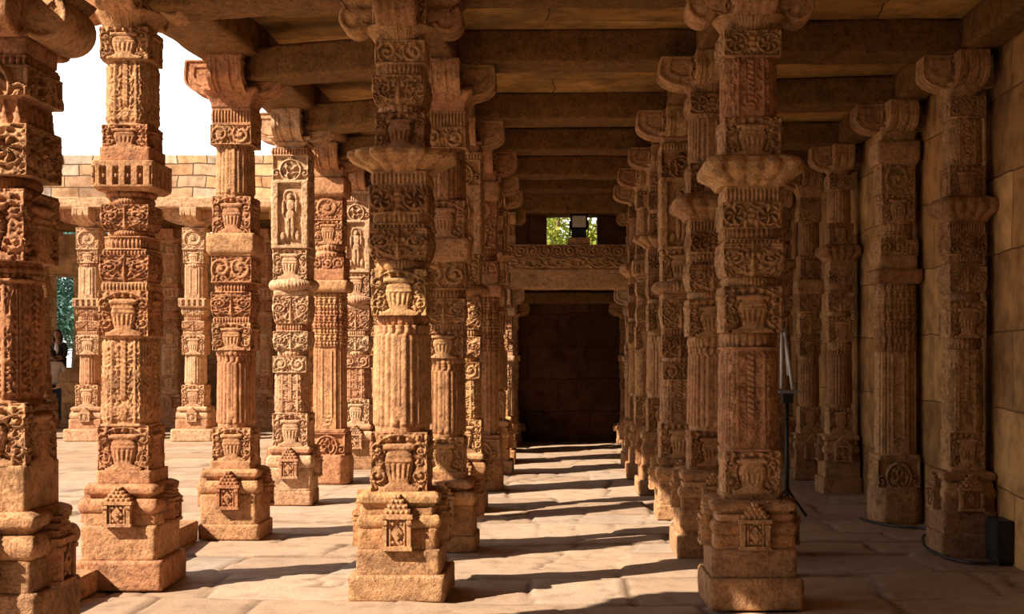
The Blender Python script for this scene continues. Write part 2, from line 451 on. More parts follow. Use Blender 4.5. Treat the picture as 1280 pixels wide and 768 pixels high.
#        part name        shape   profile                                              relief    depth  n   rough
KINDS = {
 'plinth': ('plinth',      'sq',   [(0, .98), (.06, 1), (.9, 1), (1, .965)],            r_rough,  .030, 20),
 'block':  ('base_block',  'sq',   [(0, .985), (.05, 1), (.93, 1), (1, .97)],           r_rough,  .026, 20),
 'hewn':   ('base_boulder','oct',  [(0, .97), (.1, 1), (.8, 1), (1, .93)],              r_rough,  .05, 20),
 'roll':   ('roll_moulding','sq', [(t / 12, .90 + .10 * math.sin(PI * t / 12) ** .62) for t in range(13)], r_plain, .02, 26),
 'recess': ('recess',      'sq', BLOCK,                                             r_plain,  .02, 20),
 'corn':   ('cornice',     'sq', [(0, .86), (.26, .87), (.36, .98), (.70, 1), (.80, .985), (.9, .93), (1, .84)], r_rough, .03, 30),
 'neck':   ('plain_block', 'sq',   BLOCK,                                               r_plain,  .02, 16),
 'slab':   ('plain_slab',  'sq',   [(0, .90), (.2, .99), (.8, 1), (1, .98)],            r_plain,  .02, 16),
 'vase':   ('vase_block',  'sq',   [(0, .99), (.5, .98), (.94, 1), (1, .98)], r_vase, .20, 56),
 'kirti':  ('carved_block','sq',   [(0, .86), (.1, .93), (.28, .99), (.95, 1), (1, .98)], r_kirti, .16, 52),
 'ros':    ('rosette_block','sq',  [(0, .985), (.05, 1), (.95, 1), (1, .985)],                                r_ros,    .16, 52),
 'scroll': ('scroll_band', 'sq',   [(0, .985), (.05, 1), (.95, 1), (1, .985)],                                r_scroll, .14, 52),
 'arch':   ('arched_panel','sq',   [(0, .985), (.05, 1), (.95, 1), (1, .985)],                                r_arch,   .14, 52),
 'fig':    ('figure_panel','sq',   [(0, .985), (.05, 1), (.95, 1), (1, .985)],                                r_fig,    .17, 52),
 'bands':  ('banded_block','redent', [(0, .985), (.05, 1), (.95, 1), (1, .985)],                              r_bands,  .12, 48),
 'octb':   ('octagonal_band','oct',[(0, .985), (.05, 1), (.95, 1), (1, .985)],                                r_oct,    .10, 44),
 'bead':   ('bead_moulding','sq',  [(0, .985), (.05, 1), (.95, 1), (1, .985)],                                r_bead,   .09, 52),
 'tri':    ('triangle_band','sq',  [(0, .985), (.05, 1), (.95, 1), (1, .985)],                                r_tri,    .09, 48),
 'ribs':   ('ribbed_torus','round',BULGE,                                               r_ribs,   .06, 44),
 'disc':   ('ribbed_disc', 'round',[(t / 12, .74 + .26 * math.sin(PI * t / 12) ** .55) for t in range(13)], r_ribs, .05, 44),
 'ring':   ('petal_ring',  'round',[(t / 10, .86 + .14 * math.sin(PI * (.1 + .8 * t / 10)) ** .7) for t in range(11)], r_petal, .06, 44),
 'shaftF': ('shaft',       'poly', [(0, 1.0), (.04, 1.03), (.97, .98), (1, 1.0)],          r_flute,  .085, 48),
 'shaftV': ('shaft',       'oct',  [(0, 1.0), (.96, .97), (1, 1.0)],                    r_vine,   .10, 56),
 'shaftP': ('shaft',       'redent',[(0, 1.0), (1, .98)],                               r_strip,  .07, 44),
 'plate':  ('lotus_plate', 'star', [(0, .56), (.22, .66), (.5, .90), (.6, .99), (.80, 1), (.9, .90), (1, .66)], r_lotus, .075, 48),
 'rplate': ('lotus_plate', 'sq',   [(0, .66), (.2, .74), (.42, .97), (.72, 1), (.88, .93), (1, .72)], r_lotus, .085, 44),
 'dplate': ('pierced_plate','sq',  [(0, .84), (.12, .98), (.2, 1), (.98, 1), (1, .99)], r_dent,   .09, 60),
 'flare':  ('flared_neck', 'sq',   [(0, .70), (.25, .72), (.6, .84), (.85, .97), (1, 1)], r_plain, .02, 20),
 'cap':    ('ribbed_capital','round',[(0, .68), (.15, .72), (.45, .82), (.75, .95), (.9, 1), (1, .99)], r_ribs, .055, 52),
}
NRIB = {'cap': 19, 'disc': 13}
CACHE = {}
CUT = ('vase', 'kirti', 'ros', 'scroll', 'arch', 'fig', 'bands', 'octb', 'bead', 'tri', 'ribs', 'ring', 'shaftV', 'shaftF', 'shaftP', 'disc', 'cap')
def tier_mesh(kind, w, h, seed=0):
    key = (kind, round(w, 2), round(h, 2), seed)
    if key in CACHE: return CACHE[key]
    nm, shape, prof, rel, dep, n = KINDS[kind]
    w, h = max(key[1], .02), max(key[2], .01)
    hw = w / 2; a = h / w
    nz = int(np.clip(round(n * a), 5, 110))
    T = np.unique(np.concatenate([np.linspace(0, 1, nz + 1), np.array([p[0] for p in prof])]))
    S = np.interp(T, [p[0] for p in prof], [p[1] for p in prof])
    P, Nn, U = outline(shape, n)
    m = len(P)
    uu, vv = np.meshgrid(U, T)
    sd = abs(hash((kind, key[1], key[2]))) % 9973 if False else (int(key[1] * 1000) * 7 + int(key[2] * 1000) * 13 + len(kind) * 31 + seed * 101) % 9973
    if rel is r_ribs: H = r_ribs(uu, vv, a, sd, NRIB.get(kind, 15))
    elif rel is r_scroll: H = r_scroll(uu, vv, a, sd, int(np.clip(round(1 / a), 1, 5)))
    else: H = rel(uu, vv, a, sd)
    face = np.repeat(np.arange(4), n)[None, :]
    # wear: low soft lumps that take the crispness off
    wear = 0.012 * sines(uu * 2 + face * 9.1, vv * 2 * a, 4.0, sd + 77)
    if kind in ('vase', 'kirti', 'ros', 'scroll', 'arch', 'fig'): H = np.clip(H * 1.2 - .1, 0, 1.1) if kind == 'vase' else np.clip(H * 1.45 - .12, 0, 1.05)
    if kind in ('kirti', 'ros', 'scroll', 'vase', 'arch'):
        H = np.maximum(H, (.62 if kind == 'vase' else .8) * np.clip((np.abs(uu) - .93) * 40, 0, 1))
    D = (H - .85) * dep * 1.15 + wear if kind in CUT else H * dep + wear
    X = (P[None, :, 0] * S[:, None] + Nn[None, :, 0] * D) * hw
    Y = (P[None, :, 1] * S[:, None] + Nn[None, :, 1] * D) * hw
    Z = np.repeat((T * h)[:, None], m, 1)
    V = np.stack([X, Y, Z], -1).reshape(-1, 3)
    k = len(T)
    i = np.arange(k - 1)[:, None] * m; j = np.arange(m)[None, :]; j2 = (j + 1) % m
    Q = np.stack([i + j, i + j2, i + m + j2, i + m + j], -1).reshape(-1, 4)
    nb = len(V); V = np.concatenate([V, [[0, 0, 0], [0, 0, h]]])
    j = np.arange(m); j2 = (j + 1) % m; t0 = (k - 1) * m
    tr = np.concatenate([np.stack([j2, j, np.full(m, nb)], 1), np.stack([t0 + j, t0 + j2, np.full(m, nb + 1)], 1)])
    me = mesh_np(nm, V, Q, tr)
    me.materials.append(None)
    CACHE[key] = me
    return me

# bracket arm: a beam-like arm that ends in a scroll, ribbed on its underside
def arm_mesh(L, h, bw, ribbed=True):
    key = ('arm', L, h, bw, ribbed)
    if key in CACHE: return CACHE[key]
    R = h * .45; cx, cz = L - R, h * .46
    pts = [(0.0, h), (L * .5, h), (L - .02, h), (L, h * .96)]
    for k in range(0, 15):
        a = math.radians(50 - k * 14.5); pts.append((cx + R * math.cos(a), cz + R * math.sin(a)))
    pts += [(cx - R * 1.1, h * .20), (L * .32, h * .12), (0.0, h * .02)]
    pts = np.array(pts); m = len(pts); ny = 25
    ys = np.linspace(-bw / 2, bw / 2, ny)
    V = []
    cen = np.array([cx, h * .6])
    for y in ys:
        t = y / bw * 2
        f = 1.0
        rib = (.5 + .5 * math.cos(t * PI * 5)) * .045 if ribbed else 0
        q = pts.copy()
        for i in range(4, m - 1):
            d = q[i] - cen; q[i] = cen + d * (1 - (.045 - rib if ribbed else 0) - (.03 if abs(t) > .97 else 0))
        V.append(np.stack([q[:, 0], np.full(m, y), q[:, 1]], 1))
    # side scroll carved on both cheeks: bring the cheek's inner ring out
    V = np.concatenate(V); Q = []
    for i in range(ny - 1):
        for j in range(m):
            j2 = (j + 1) % m
            Q.append((i * m + j, i * m + j2, (i + 1) * m + j2, (i + 1) * m + j))
    bm = bmesh.new(); vs = [bm.verts.new(v) for v in V]
    for q in Q: bm.faces.new([vs[i] for i in q])
    for base, yy, sg in ((0, -bw / 2, -1), ((ny - 1) * m, bw / 2, 1)):
        ring = [vs[base + j] for j in range(m)]
        prev = ring
        for k, (sc, dy) in enumerate(((.84, 0), (.78, -.010), (.46, -.010), (.40, .002), (.2, .002))):
            cur = []
            for j in range(m):
                c = Vector((cx, 0, h * .5)); p = Vector((V[base + j][0], 0, V[base + j][2]))
                if p.x < cx - R * 1.05: q = Vector((p.x * (1 if sc > .7 else 1) * (sc if sc < .7 else 1) + cx * (1 - sc) * (0 if sc > .7 else 1), 0, c.z + (p.z - c.z) * sc))
                else: q = c + (p - c) * sc
                cur.append(bm.verts.new((q.x, yy + sg * dy, q.z)))
            for j in range(m):
                j2 = (j + 1) % m
                bm.faces.new((prev[j], prev[j2], cur[j2], cur[j]))
            prev = cur
        bm.faces.new(prev)
    me = bm_mesh('bracket_arm', bm, True)
    me.materials.append(None)
    CACHE[key] = me
    return me

def block_arm_mesh(L, h, bw):
    """square-ended arm whose underside sweeps up in a quarter round, with concentric bands cut in its cheeks"""
    key = ('barm', L, h, bw)
    if key in CACHE: return CACHE[key]
    top = [(0.0, h), (L * .98, h), (L, h * .94), (L, h * .52)]
    arc = [(L - (L - .16) * (1 - math.cos(math.radians(a))) , h * .50 * (1 - math.sin(math.radians(a))) + h * .02) for a in range(0, 91, 9)]
    pts = np.array(top + arc + [(0.0, h * .02)]); m = len(pts); ny = 33
    ys = np.linspace(-bw / 2, bw / 2, ny); V = []
    for y in ys:
        t = y / bw * 2; q = pts.copy()
        g = .010 * (abs(t) > .72) - .012 * (abs(abs(t) - .36) < .09)
        for i in range(3, 3 + len(arc)):
            q[i, 0] += g; q[i, 1] -= g * .8
        V.append(np.stack([q[:, 0], np.full(m, y), q[:, 1]], 1))
    V = np.concatenate(V); bm = bmesh.new(); vs = [bm.verts.new(v) for v in V]
    for i in range(ny - 1):
        for j in range(m):
            j2 = (j + 1) % m; bm.faces.new([vs[i * m + j], vs[i * m + j2], vs[(i + 1) * m + j2], vs[(i + 1) * m + j]])
    for base, yy, sg in ((0, -bw / 2, -1), ((ny - 1) * m, bw / 2, 1)):
        prev = [vs[base + j] for j in range(m)]; c = Vector((L * .62, 0, h * .62))
        for sc, dy in ((.90, 0), (.86, -.012), (.66, -.012), (.62, 0), (.46, 0), (.42, -.012), (.2, -.012)):
            cur = []
            for j in range(m):
                p = Vector((V[base + j][0], 0, V[base + j][2])); q = c + (p - c) * sc
                cur.append(bm.verts.new((q.x, yy + sg * dy, q.z)))
            for j in range(m):
                j2 = (j + 1) % m; bm.faces.new((prev[j], prev[j2], cur[j2], cur[j]))
            prev = cur
        bm.faces.new(prev)
    me = bm_mesh('bracket_arm', bm, False); me.materials.append(None)
    CACHE[key] = me
    return me

# small shrine niche on the face of a pillar base: sill, jambs, lozenge, stepped gable with knobs
def niche_mesh(w, h):
    key = ('niche', round(w, 2), round(h, 2))
    if key in CACHE: return CACHE[key]
    bm = bmesh.new(); d = .05
    hb = h * .64
    bm_box(bm, (0, .03, hb / 2), (w * .96, d + .06, hb))
    bm_box(bm, (0, -.028, hb * .06), (w * 1.06, d, hb * .12))
    bm_box(bm, (0, -.028, hb * .94), (w * 1.10, d, hb * .12))
    for sx in (-1, 1):
        bm_box(bm, (sx * w * .42, -.024, hb * .5), (w * .14, d, hb * .8))
        bm_box(bm, (sx * w * .42, -.034, hb * .78), (w * .19, d, hb * .09))
        bm_box(bm, (sx * w * .25, -.014, hb * .5), (w * .06, d, hb * .8))
    rot = Matrix.Rotation(PI / 4, 3, 'Y')
    v = bm_box(bm, (0, -.022, hb * .5), (w * .30, d, w * .30), rot)
    for q in v:
        q.co.z = hb * .5 + (q.co.z - hb * .5) * 1.35
    bm_box(bm, (0, -.034, hb * .5), (w * .12, d, w * .12), rot)
    for sx in (-1, 1):
        for z in (.24, .76):
            bm_box(bm, (sx * w * .15, -.018, hb * z), (w * .09, d, w * .09), rot)
    z = hb
    for k, (ww, hh) in enumerate(((.90, .10), (.70, .09), (.46, .09), (.22, .08))):
        bm_box(bm, (0, .02, z + h * hh / 2), (w * ww, d + .05, h * hh * 1.02)); z += h * hh
        nk = 5 - k
        for i in range(nk):
            x = (i - (nk - 1) / 2) * w * ww / nk
            r = bmesh.ops.create_icosphere(bm, subdivisions=2, radius=w * .062)
            bmesh.ops.transform(bm, matrix=Matrix.Translation((x, -.028, z - h * hh * .5)), verts=r['verts'])
    me = bm_mesh('niche', bm); me.materials.append(None)
    CACHE[key] = me
    return me

# ------------------------------------------------------------------ pillar recipes: (kind, top z, width)
SPEC = {}
SPEC['C'] = [('plinth', .17, .65), ('block', .34, .565), ('block', .48, .53), ('roll', .57, .555), ('recess', .62, .50), ('corn', .72, .545), ('vase', 1.12, .395),
             ('shaftF', 1.85, .385), ('ring', 1.92, .365), ('vase', 2.23, .385), ('ribs', 2.30, .365), ('kirti', 2.51, .40), ('bead', 2.54, .36), ('octb', 2.62, .375),
             ('ros', 2.80, .40), ('bead', 2.90, .375), ('plate', 3.06, .70), ('vase', 3.30, .35), ('ring', 3.36, .33), ('kirti', 3.55, .36), ('octb', 3.64, .34),
             ('scroll', 3.79, .345), ('cap', 3.90, .50)]
SPEC['R'] = [('plinth', .20, .61), ('block', .39, .545), ('block', .48, .52), ('roll', .57, .55), ('recess', .61, .50), ('corn', .70, .545), ('neck', .74, .37), ('vase', 1.02, .375),
             ('shaftV', 1.70, .375), ('ring', 1.80, .38), ('vase', 2.10, .40), ('ribs', 2.17, .375), ('kirti', 2.38, .395), ('bead', 2.41, .36), ('octb', 2.49, .37),
             ('ros', 2.65, .39), ('bead', 2.76, .365), ('rplate', 2.96, .60), ('vase', 3.21, .39), ('shaftV', 3.62, .36), ('ros', 3.78, .375), ('cap', 3.90, .50)]
SPEC['R2'] = [(k if k != 'shaftV' else 'shaftF', z, w) for k, z, w in SPEC['R']]
SPEC['D'] = [('plinth', .20, .61), ('block', .44, .53), ('block', .52, .505), ('roll', .62, .56), ('corn', .72, .51), ('neck', .81, .385), ('vase', 1.12, .375),
             ('shaftV', 1.75, .36), ('vase', 2.06, .37), ('bead', 2.12, .33), ('kirti', 2.31, .35), ('bead', 2.35, .315), ('octb', 2.44, .33), ('ribs', 2.49, .32),
             ('kirti', 2.66, .345), ('ribs', 2.72, .33), ('ring', 2.76, .35), ('dplate', 2.96, .43), ('neck', 3.06, .36), ('vase', 3.22, .345), ('shaftV', 3.68, .325),
             ('vase', 3.90, .36), ('cap', 4.02, .50)]
SPEC['F'] = [('plinth', .13, .535), ('block', .40, .50), ('roll', .51, .545), ('corn', .61, .50), ('neck', .68, .37), ('vase', .97, .365), ('shaftF', 1.60, .345), ('ring', 1.66, .34),
             ('vase', 1.90, .365), ('bead', 1.95, .33), ('kirti', 2.17, .36), ('octb', 2.26, .34), ('scroll', 2.50, .365), ('slab', 2.69, .43), ('vase', 3.02, .365),
             ('shaftF', 3.48, .345), ('scroll', 3.65, .37), ('bead', 3.80, .36), ('flare', 3.97, .50)]
SPEC['G'] = [('plinth', .15, .48), ('block', .40, .455), ('roll', .53, .50), ('corn', .63, .46), ('vase', .98, .40), ('shaftV', 1.43, .37), ('scroll', 1.60, .37), ('ring', 1.66, .34),
             ('kirti', 1.87, .375), ('octb', 1.96, .35), ('kirti', 2.25, .385), ('slab', 2.31, .38), ('disc', 2.44, .54), ('vase', 2.77, .385), ('fig', 3.50, .385), ('arch', 3.77, .385),
             ('bead', 3.85, .40), ('flare', 3.97, .46)]
SPEC['H'] = [('hewn', .36, .52), ('arch', .63, .46), ('slab', .68, .45), ('shaftP', 1.72, .41), ('bands', 1.95, .41), ('bands', 2.18, .42), ('bands', 2.40, .41), ('slab', 2.54, .50),
             ('neck', 2.68, .41), ('scroll', 2.83, .41), ('ring', 2.92, .38), ('ring', 3.00, .38), ('vase', 3.30, .37), ('scroll', 3.60, .37), ('slab', 3.82, .46), ('slab', 3.97, .38)]
SPEC['A'] = [('plinth', .28, .62), ('block', .50, .56), ('block', .66, .53), ('roll', .77, .57), ('corn', .88, .53), ('neck', 1.10, .41), ('vase', 1.40, .41), ('shaftV', 2.00, .36), ('ring', 2.09, .38),
             ('vase', 2.43, .43), ('ribs', 2.50, .39), ('ros', 2.74, .43), ('tri', 2.88, .38), ('arch', 3.02, .43), ('bead', 3.07, .42), ('slab', 3.17, .40), ('neck', 3.42, .42), ('vase', 3.66, .38), ('shaftF', 3.86, .36), ('flare', 3.98, .48)]
SPEC['B'] = [('plinth', .22, .76), ('block', .40, .60), ('roll', .52, .60), ('corn', .63, .56), ('vase', 1.03, .44), ('shaftF', 1.60, .40), ('vase', 1.96, .44), ('bead', 2.03, .38), ('kirti', 2.22, .42),
             ('octb', 2.32, .38), ('kirti', 2.47, .42), ('dplate', 2.64, .52), ('shaftP', 3.22, .40), ('ring', 3.30, .40), ('vase', 3.55, .40), ('scroll', 3.95, .42), ('cap', 4.08, .54)]

GROUPS = {}
def pillar(x, y, spec, label, top=4.04, rz=0.0, mat='stone', base_mat='stone_base', brh=.19, arms=4, niches=(0, 1, 3), sx=1.0, armL=.42, smooth_arm=False, group=None, z0=0.0, red=None, scroll=False):
    rows = SPEC[spec]
    root = empty('carved_pillar', (x, y, z0), rz)
    tag(root, label, 'pillar', group)
    ztop = top - z0 - brh; k = ztop / rows[-1][1]
    z = 0.0; rg = random.Random(int(x * 977 + y * 131))
    for i, (kind, z1, w) in enumerate(rows):
        z1 *= k; h = z1 - z
        me = tier_mesh(kind, w, (z1 - z) / k)
        o = link(KINDS[kind][0], me, None, root, (rg.uniform(-.006, .006), rg.uniform(-.006, .006), z - .003))
        o.scale = (sx, sx, (h + .006) / max(round((z1 - z) / k, 2), .01))
        q = rg.choice((0, 0, 1, 2, 3)) if kind in ('kirti', 'shaftF', 'vase', 'plate', 'rplate', 'plinth', 'block', 'cap') else 0
        o.rotation_euler = (0, 0, q * PI / 2 + math.radians(rg.uniform(-1.6, 1.6)))
        if kind == 'block': blk = o
        mm = base_mat if kind in ('plinth', 'block', 'hewn') else mat
        if red and kind in red: mm = 'stone_red'
        set_mat(o, M[mm])
        z = z1
    # capital block and bracket arms
    ab = tier_mesh('ros', .36, round(brh, 2)); cap = o = link('capital_block', ab, None, root, (0, 0, z - .002)); set_mat(o, M[mat]); o.scale = (sx, sx, (top - z0 - z) / max(round(brh, 2), .01))
    am = arm_mesh(armL, round(brh + .05, 3), .27, not smooth_arm) if scroll else block_arm_mesh(armL, round(brh + .05, 3), .30)
    for i in range(4):
        if arms == 2 and i % 2: continue
        o = link('bracket_arm', am, None, root, (0, 0, z - .05 + (top - z0 - z - brh))); o.rotation_euler = (0, 0, i * PI / 2); set_mat(o, M[mat]); o.scale = (sx, sx, 1); under(o, cap)
    # niches on the base
    zs = {}
    z = 0
    for kind, z1, w in rows:
        zs.setdefault(kind, []).append((z * k, z1 * k, w)); z = z1
    if 'roll' in zs and niches:
        zb = zs['block'][-1][0] if len(zs['block']) > 1 else zs['block'][-1][0] + .14
        zt = zs['corn'][-1][1] - .01
        wf = zs['roll'][-1][2] * sx
        nm = niche_mesh(.19, round(zt - zb, 2))
        for i in niches:
            a = i * PI / 2
            d = wf / 2 - .002
            o = link('shrine_niche', nm, None, root, (d * math.sin(a), -d * math.cos(a), zb)); o.rotation_euler = (0, 0, a); set_mat(o, M[mat]); under(o, blk)
    return root

ORD = ['first', 'second', 'third', 'fourth', 'fifth', 'sixth', 'seventh', 'eighth', 'ninth']
BEAM_Z = 4.04
def pxm(Y): return 1600.0 / Y
# outer row beside the courtyard
OUT = [(-2.78, 6.33), (-3.08, 9.13), (-2.945, 11.50), (-2.955, 13.99), (-2.95, 16.18), (-2.93, 18.20), (-2.95, 20.3), (-2.95, 22.5)]
o1 = pillar(*OUT[0], 'A', 'massive carved pillar with a big smooth rolled bracket, nearest along the courtyard edge', top=4.24, brh=.26, mat='stone_red')
for i in range(4):
    o = link('roll_bracket', arm_mesh(.40, .27, .40, False), None, o1, (0, 0, 3.14)); o.rotation_euler = (0, 0, i * PI / 2); set_mat(o, M['stone_red'])
pillar(*OUT[1], 'D', 'carved pillar with a pierced square plate at mid height, second along the courtyard edge', top=4.24, scroll=True, mat='stone_red', base_mat='stone_red')
pillar(*OUT[2], 'F', 'pinkish carved pillar with fluted shafts and a plain block between, third along the courtyard edge', top=4.24, brh=.26, mat='stone_red', red=('flare',), base_mat='stone_red')
pillar(*OUT[3], 'G', 'carved pillar with a standing figure panel above a bulging ribbed disc, at the courtyard edge', top=4.24, brh=.27, mat='stone_pale', base_mat='stone_pale')
pillar(*OUT[4], 'H', 'sunlit pillar with banded blocks over a smooth plain shaft, just past the figure-panel pillar', top=4.24, brh=.27, mat='stone_red', base_mat='stone_red')
pillar(*OUT[5], 'G', 'slim sunlit carved pillar half hidden behind the big centre-row pillar, sixth along the courtyard edge', top=4.24, brh=.27, mat='stone_pale')
pillar(*OUT[6], 'F', 'carved pillar seventh along the courtyard edge, hidden behind the big centre-row pillar', top=4.24, brh=.26)
# centre row
CEN = [(-1.104, 8.76), (-1.00, 10.80), (-1.05, 13.38), (-.99, 15.43), (-.98, 17.6), (-1.0, 19.15), (-.99, 21.0), (-.97, 23.25)]
pillar(*CEN[0], 'C', 'large central carved pillar with a spiky cross-shaped lotus plate and fluted lower shaft', scroll=True, red=('shaftF', 'ring'))
pillar(*CEN[1], 'F', 'carved pillar directly behind the large central pillar, with a plain square block mid-way', mat='stone', base_mat='stone', red=('flare',), brh=.22)
pillar(*CEN[2], 'G', 'slim carved pillar with a ribbed disc, third along the centre row', mat='stone', brh=.22)
pillar(*CEN[3], 'H', 'pillar with smooth orange shaft and grey rough foot block, fourth of the centre row', brh=.22, mat='stone_red', base_mat='kerb')
pillar(*CEN[4], 'C', 'dim carved pillar fifth along the centre row, left side of the nave', sx=.85)
pillar(*CEN[5], 'D', 'dim carved pillar sixth along the centre row, left side of the nave', sx=.9)
pillar(*CEN[6], 'H', 'short pillar holding the left end of the carved lintel at the end of the nave', top=2.67, brh=.20, sx=.8, mat='stone_pale')
pillar(*CEN[7], 'F', 'short half-dark pillar against the end wall, left of the dark nave end', top=2.52, brh=.18, sx=.8)
# right row
RIG = [(1.22, 8.47), (1.20, 10.50), (1.15, 12.80), (1.15, 15.08), (1.10, 16.8), (1.10, 18.5), (1.16, 21.0), (1.16, 23.25)]
pillar(*RIG[0], 'R', 'large dim carved pillar with a rounded lotus plate, nearest on the right of the nave', scroll=True, red=('shaftV',))
pillar(*RIG[1], 'R2', 'carved pillar with fluted shafts directly behind the large right-hand one', )
pillar(*RIG[2], 'G', 'slim carved pillar with a ribbed disc, third along the right of the nave', brh=.22)
pillar(*RIG[3], 'C', 'carved pillar on a worn rounded foot, fourth along the right of the nave', sx=.92)
pillar(*RIG[4], 'D', 'carved pillar fifth along the right of the nave', sx=.92)
pillar(*RIG[5], 'R2', 'carved pillar sixth along the right of the nave', sx=.9)
pillar(*RIG[6], 'H', 'short pillar holding the right end of the carved lintel at the end of the nave', top=2.67, brh=.20, sx=.8, mat='stone_pale')
pillar(*RIG[7], 'F', 'short half-dark pillar against the end wall, right of the dark nave end', top=2.52, brh=.18, sx=.8)
# pilasters on the right wall
WALL_X = 3.46
WAL = [(3.24, 10.42), (3.22, 12.48), (3.22, 15.0), (3.20, 16.75), (3.22, 18.9), (3.22, 21.0), (3.22, 23.1)]
wl = ['carved pilaster on the right wall with the black cable around its foot, nearest one', 'pilaster on a rough many-sided foot, second along the right wall', 'dark carved pilaster third along the right wall, on a square foot',
      'dark pilaster fourth along the right wall, just right of the metal stand', 'dark pilaster fifth along the right wall', 'dark pilaster sixth along the right wall', 'dark pilaster seventh and last on the right wall by the end wall']
for i, (x, y) in enumerate(WAL):
    pillar(x, y, ['R', 'H', 'R2', 'F', 'C', 'D', 'F'][i], wl[i], sx=[.78, .9, .76, .8, .7, .76, .78][i], arms=4, brh=.22, niches=(0, 3), armL=.44)

# ------------------------------------------------------------------ beams
def beam_mesh(L, w, h, seed=0, rel='rough'):
    n = 14; m_ = 4 * n
    P, Nn, U = outline('sq', n)
    T = np.linspace(0, 1, max(8, int(L / .09)))
    uu, tt = np.meshgrid(U, T)
    f = np.repeat(np.arange(4), n)[None, :]
    D = .010 * sines(uu * .6 + f * 5, tt * L, 6, seed) + .006 * sines(uu * .7 + f * 3, tt * L, 16, seed + 3)
    edge = -.010 * (np.abs(uu) > .93) * (1 + sines(tt * L, uu * 0, 9, seed + 9))
    D = D + edge
    X = P[None, :, 0] * w / 2 + Nn[None, :, 0] * D; Z = P[None, :, 1] * h / 2 + Nn[None, :, 1] * D
    Y = np.repeat((tt * L - L / 2)[:, :1], m_, 1)
    V = np.stack([X, -Y, Z], -1).reshape(-1, 3); k = len(T)
    i = np.arange(k - 1)[:, None] * m_; j = np.arange(m_)[None, :]; j2 = (j + 1) % m_
    Q = np.stack([i + j, i + j2, i + m_ + j2, i + m_ + j], -1).reshape(-1, 4)
    nb = len(V); V = np.concatenate([V, [[0, L / 2, 0], [0, -L / 2, 0]]])
    j = np.arange(m_); j2 = (j + 1) % m_; t0 = (k - 1) * m_
    tr = np.concatenate([np.stack([j2, j, np.full(m_, nb)], 1), np.stack([t0 + j, t0 + j2, np.full(m_, nb + 1)], 1)])
    return mesh_np('stone_beam', V, Q, tr)

def beam(p0, p1, zb, h, w, label, name='stone_beam', group='roof beams', mat='beam', cat='beam', trim=(0, 0)):
    p0, p1 = Vector((*p0, 0)), Vector((*p1, 0)); d = (p1 - p0); L = d.length; d.normalize()
    p0 = p0 + d * trim[0]; p1 = p1 - d * trim[1]; L = (p1 - p0).length
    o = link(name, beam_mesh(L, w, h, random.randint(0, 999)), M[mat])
    o.location = ((p0.x + p1.x) / 2, (p0.y + p1.y) / 2, zb + h / 2)
    o.rotation_euler = (0, 0, math.atan2(d.y, d.x) - PI / 2)
    return tag(o, label, cat, group)

BH, BW = .28, .42
CEIL = BEAM_Z + BH - .015
hw = BW / 2 + .02
for i in range(6):
    beam(CEN[i], (RIG[i][0], CEN[i][1] - .06), BEAM_Z, BH, BW, f'stone roof beam across the nave between the {ORD[i]} pillar pair', trim=(0.02, 0.02))
for i in range(6):
    beam(OUT[i + 1], CEN[i], BEAM_Z, BH, BW, f'stone roof beam across the aisle from the {ORD[i+1]} courtyard pillar to the centre row', trim=(.24, .26))
for i in range(6):
    w = WAL[i - 1] if i else (3.25, 8.45)
    beam(RIG[i], (WALL_X, w[1]), BEAM_Z, BH, BW, f'stone roof beam over the dark aisle from the {ORD[i]} right-row pillar to the wall', trim=(.26, .02))
YS0 = -6.0  # roof run on past the camera, unseen, to cut light on front faces
def run(pts, y0, y1, zb, h, w, what, x0=None):
    ys = [y0] + [p[1] for p in pts] + [y1]
    xs = [pts[0][0]] + [p[0] for p in pts] + [pts[-1][0]]
    for i in range(len(ys) - 1):
        beam((xs[i], ys[i]), (xs[i + 1], ys[i + 1]), zb, h, w, f'stone lengthwise beam {what}, span {"ahead of" if i == 0 else "behind"} its {ORD[max(0, i - 1)]} pillar', trim=(.24 if i else 0, .24 if i < len(ys) - 2 else 0) if w < .3 else (.005, .005))
run(OUT[1:6], YS0, 23.6, 4.24, .36, .56, 'over the courtyard edge row')
EXC = CEN[:6]; EXR = RIG[:6]
run(EXC, YS0, 23.6, BEAM_Z + .004, BH - .008, .29, 'over the centre row')
run(EXR, YS0, 23.6, BEAM_Z + .004, BH - .008, .29, 'over the right row')
run([(3.30, p[1]) for p in WAL[:5]], YS0, 23.6, BEAM_Z + .006, BH - .012, .28, 'along the right wall')
# courtyard-end beams over the last bays
beam((-3.2, 21.0), (-1.1, 21.0), BEAM_Z, BH, BW, 'stone roof beam across the courtyard-side aisle near the end wall')
beam((-1.06, 21.0), (1.27, 21.0), BEAM_Z - .13, BH + .13, BW, 'deep stone roof beam above the floodlight at the end of the nave')
beam((1.3, 21.0), (3.4, 21.0), BEAM_Z, BH, BW, 'stone roof beam over the dark aisle near the end wall')
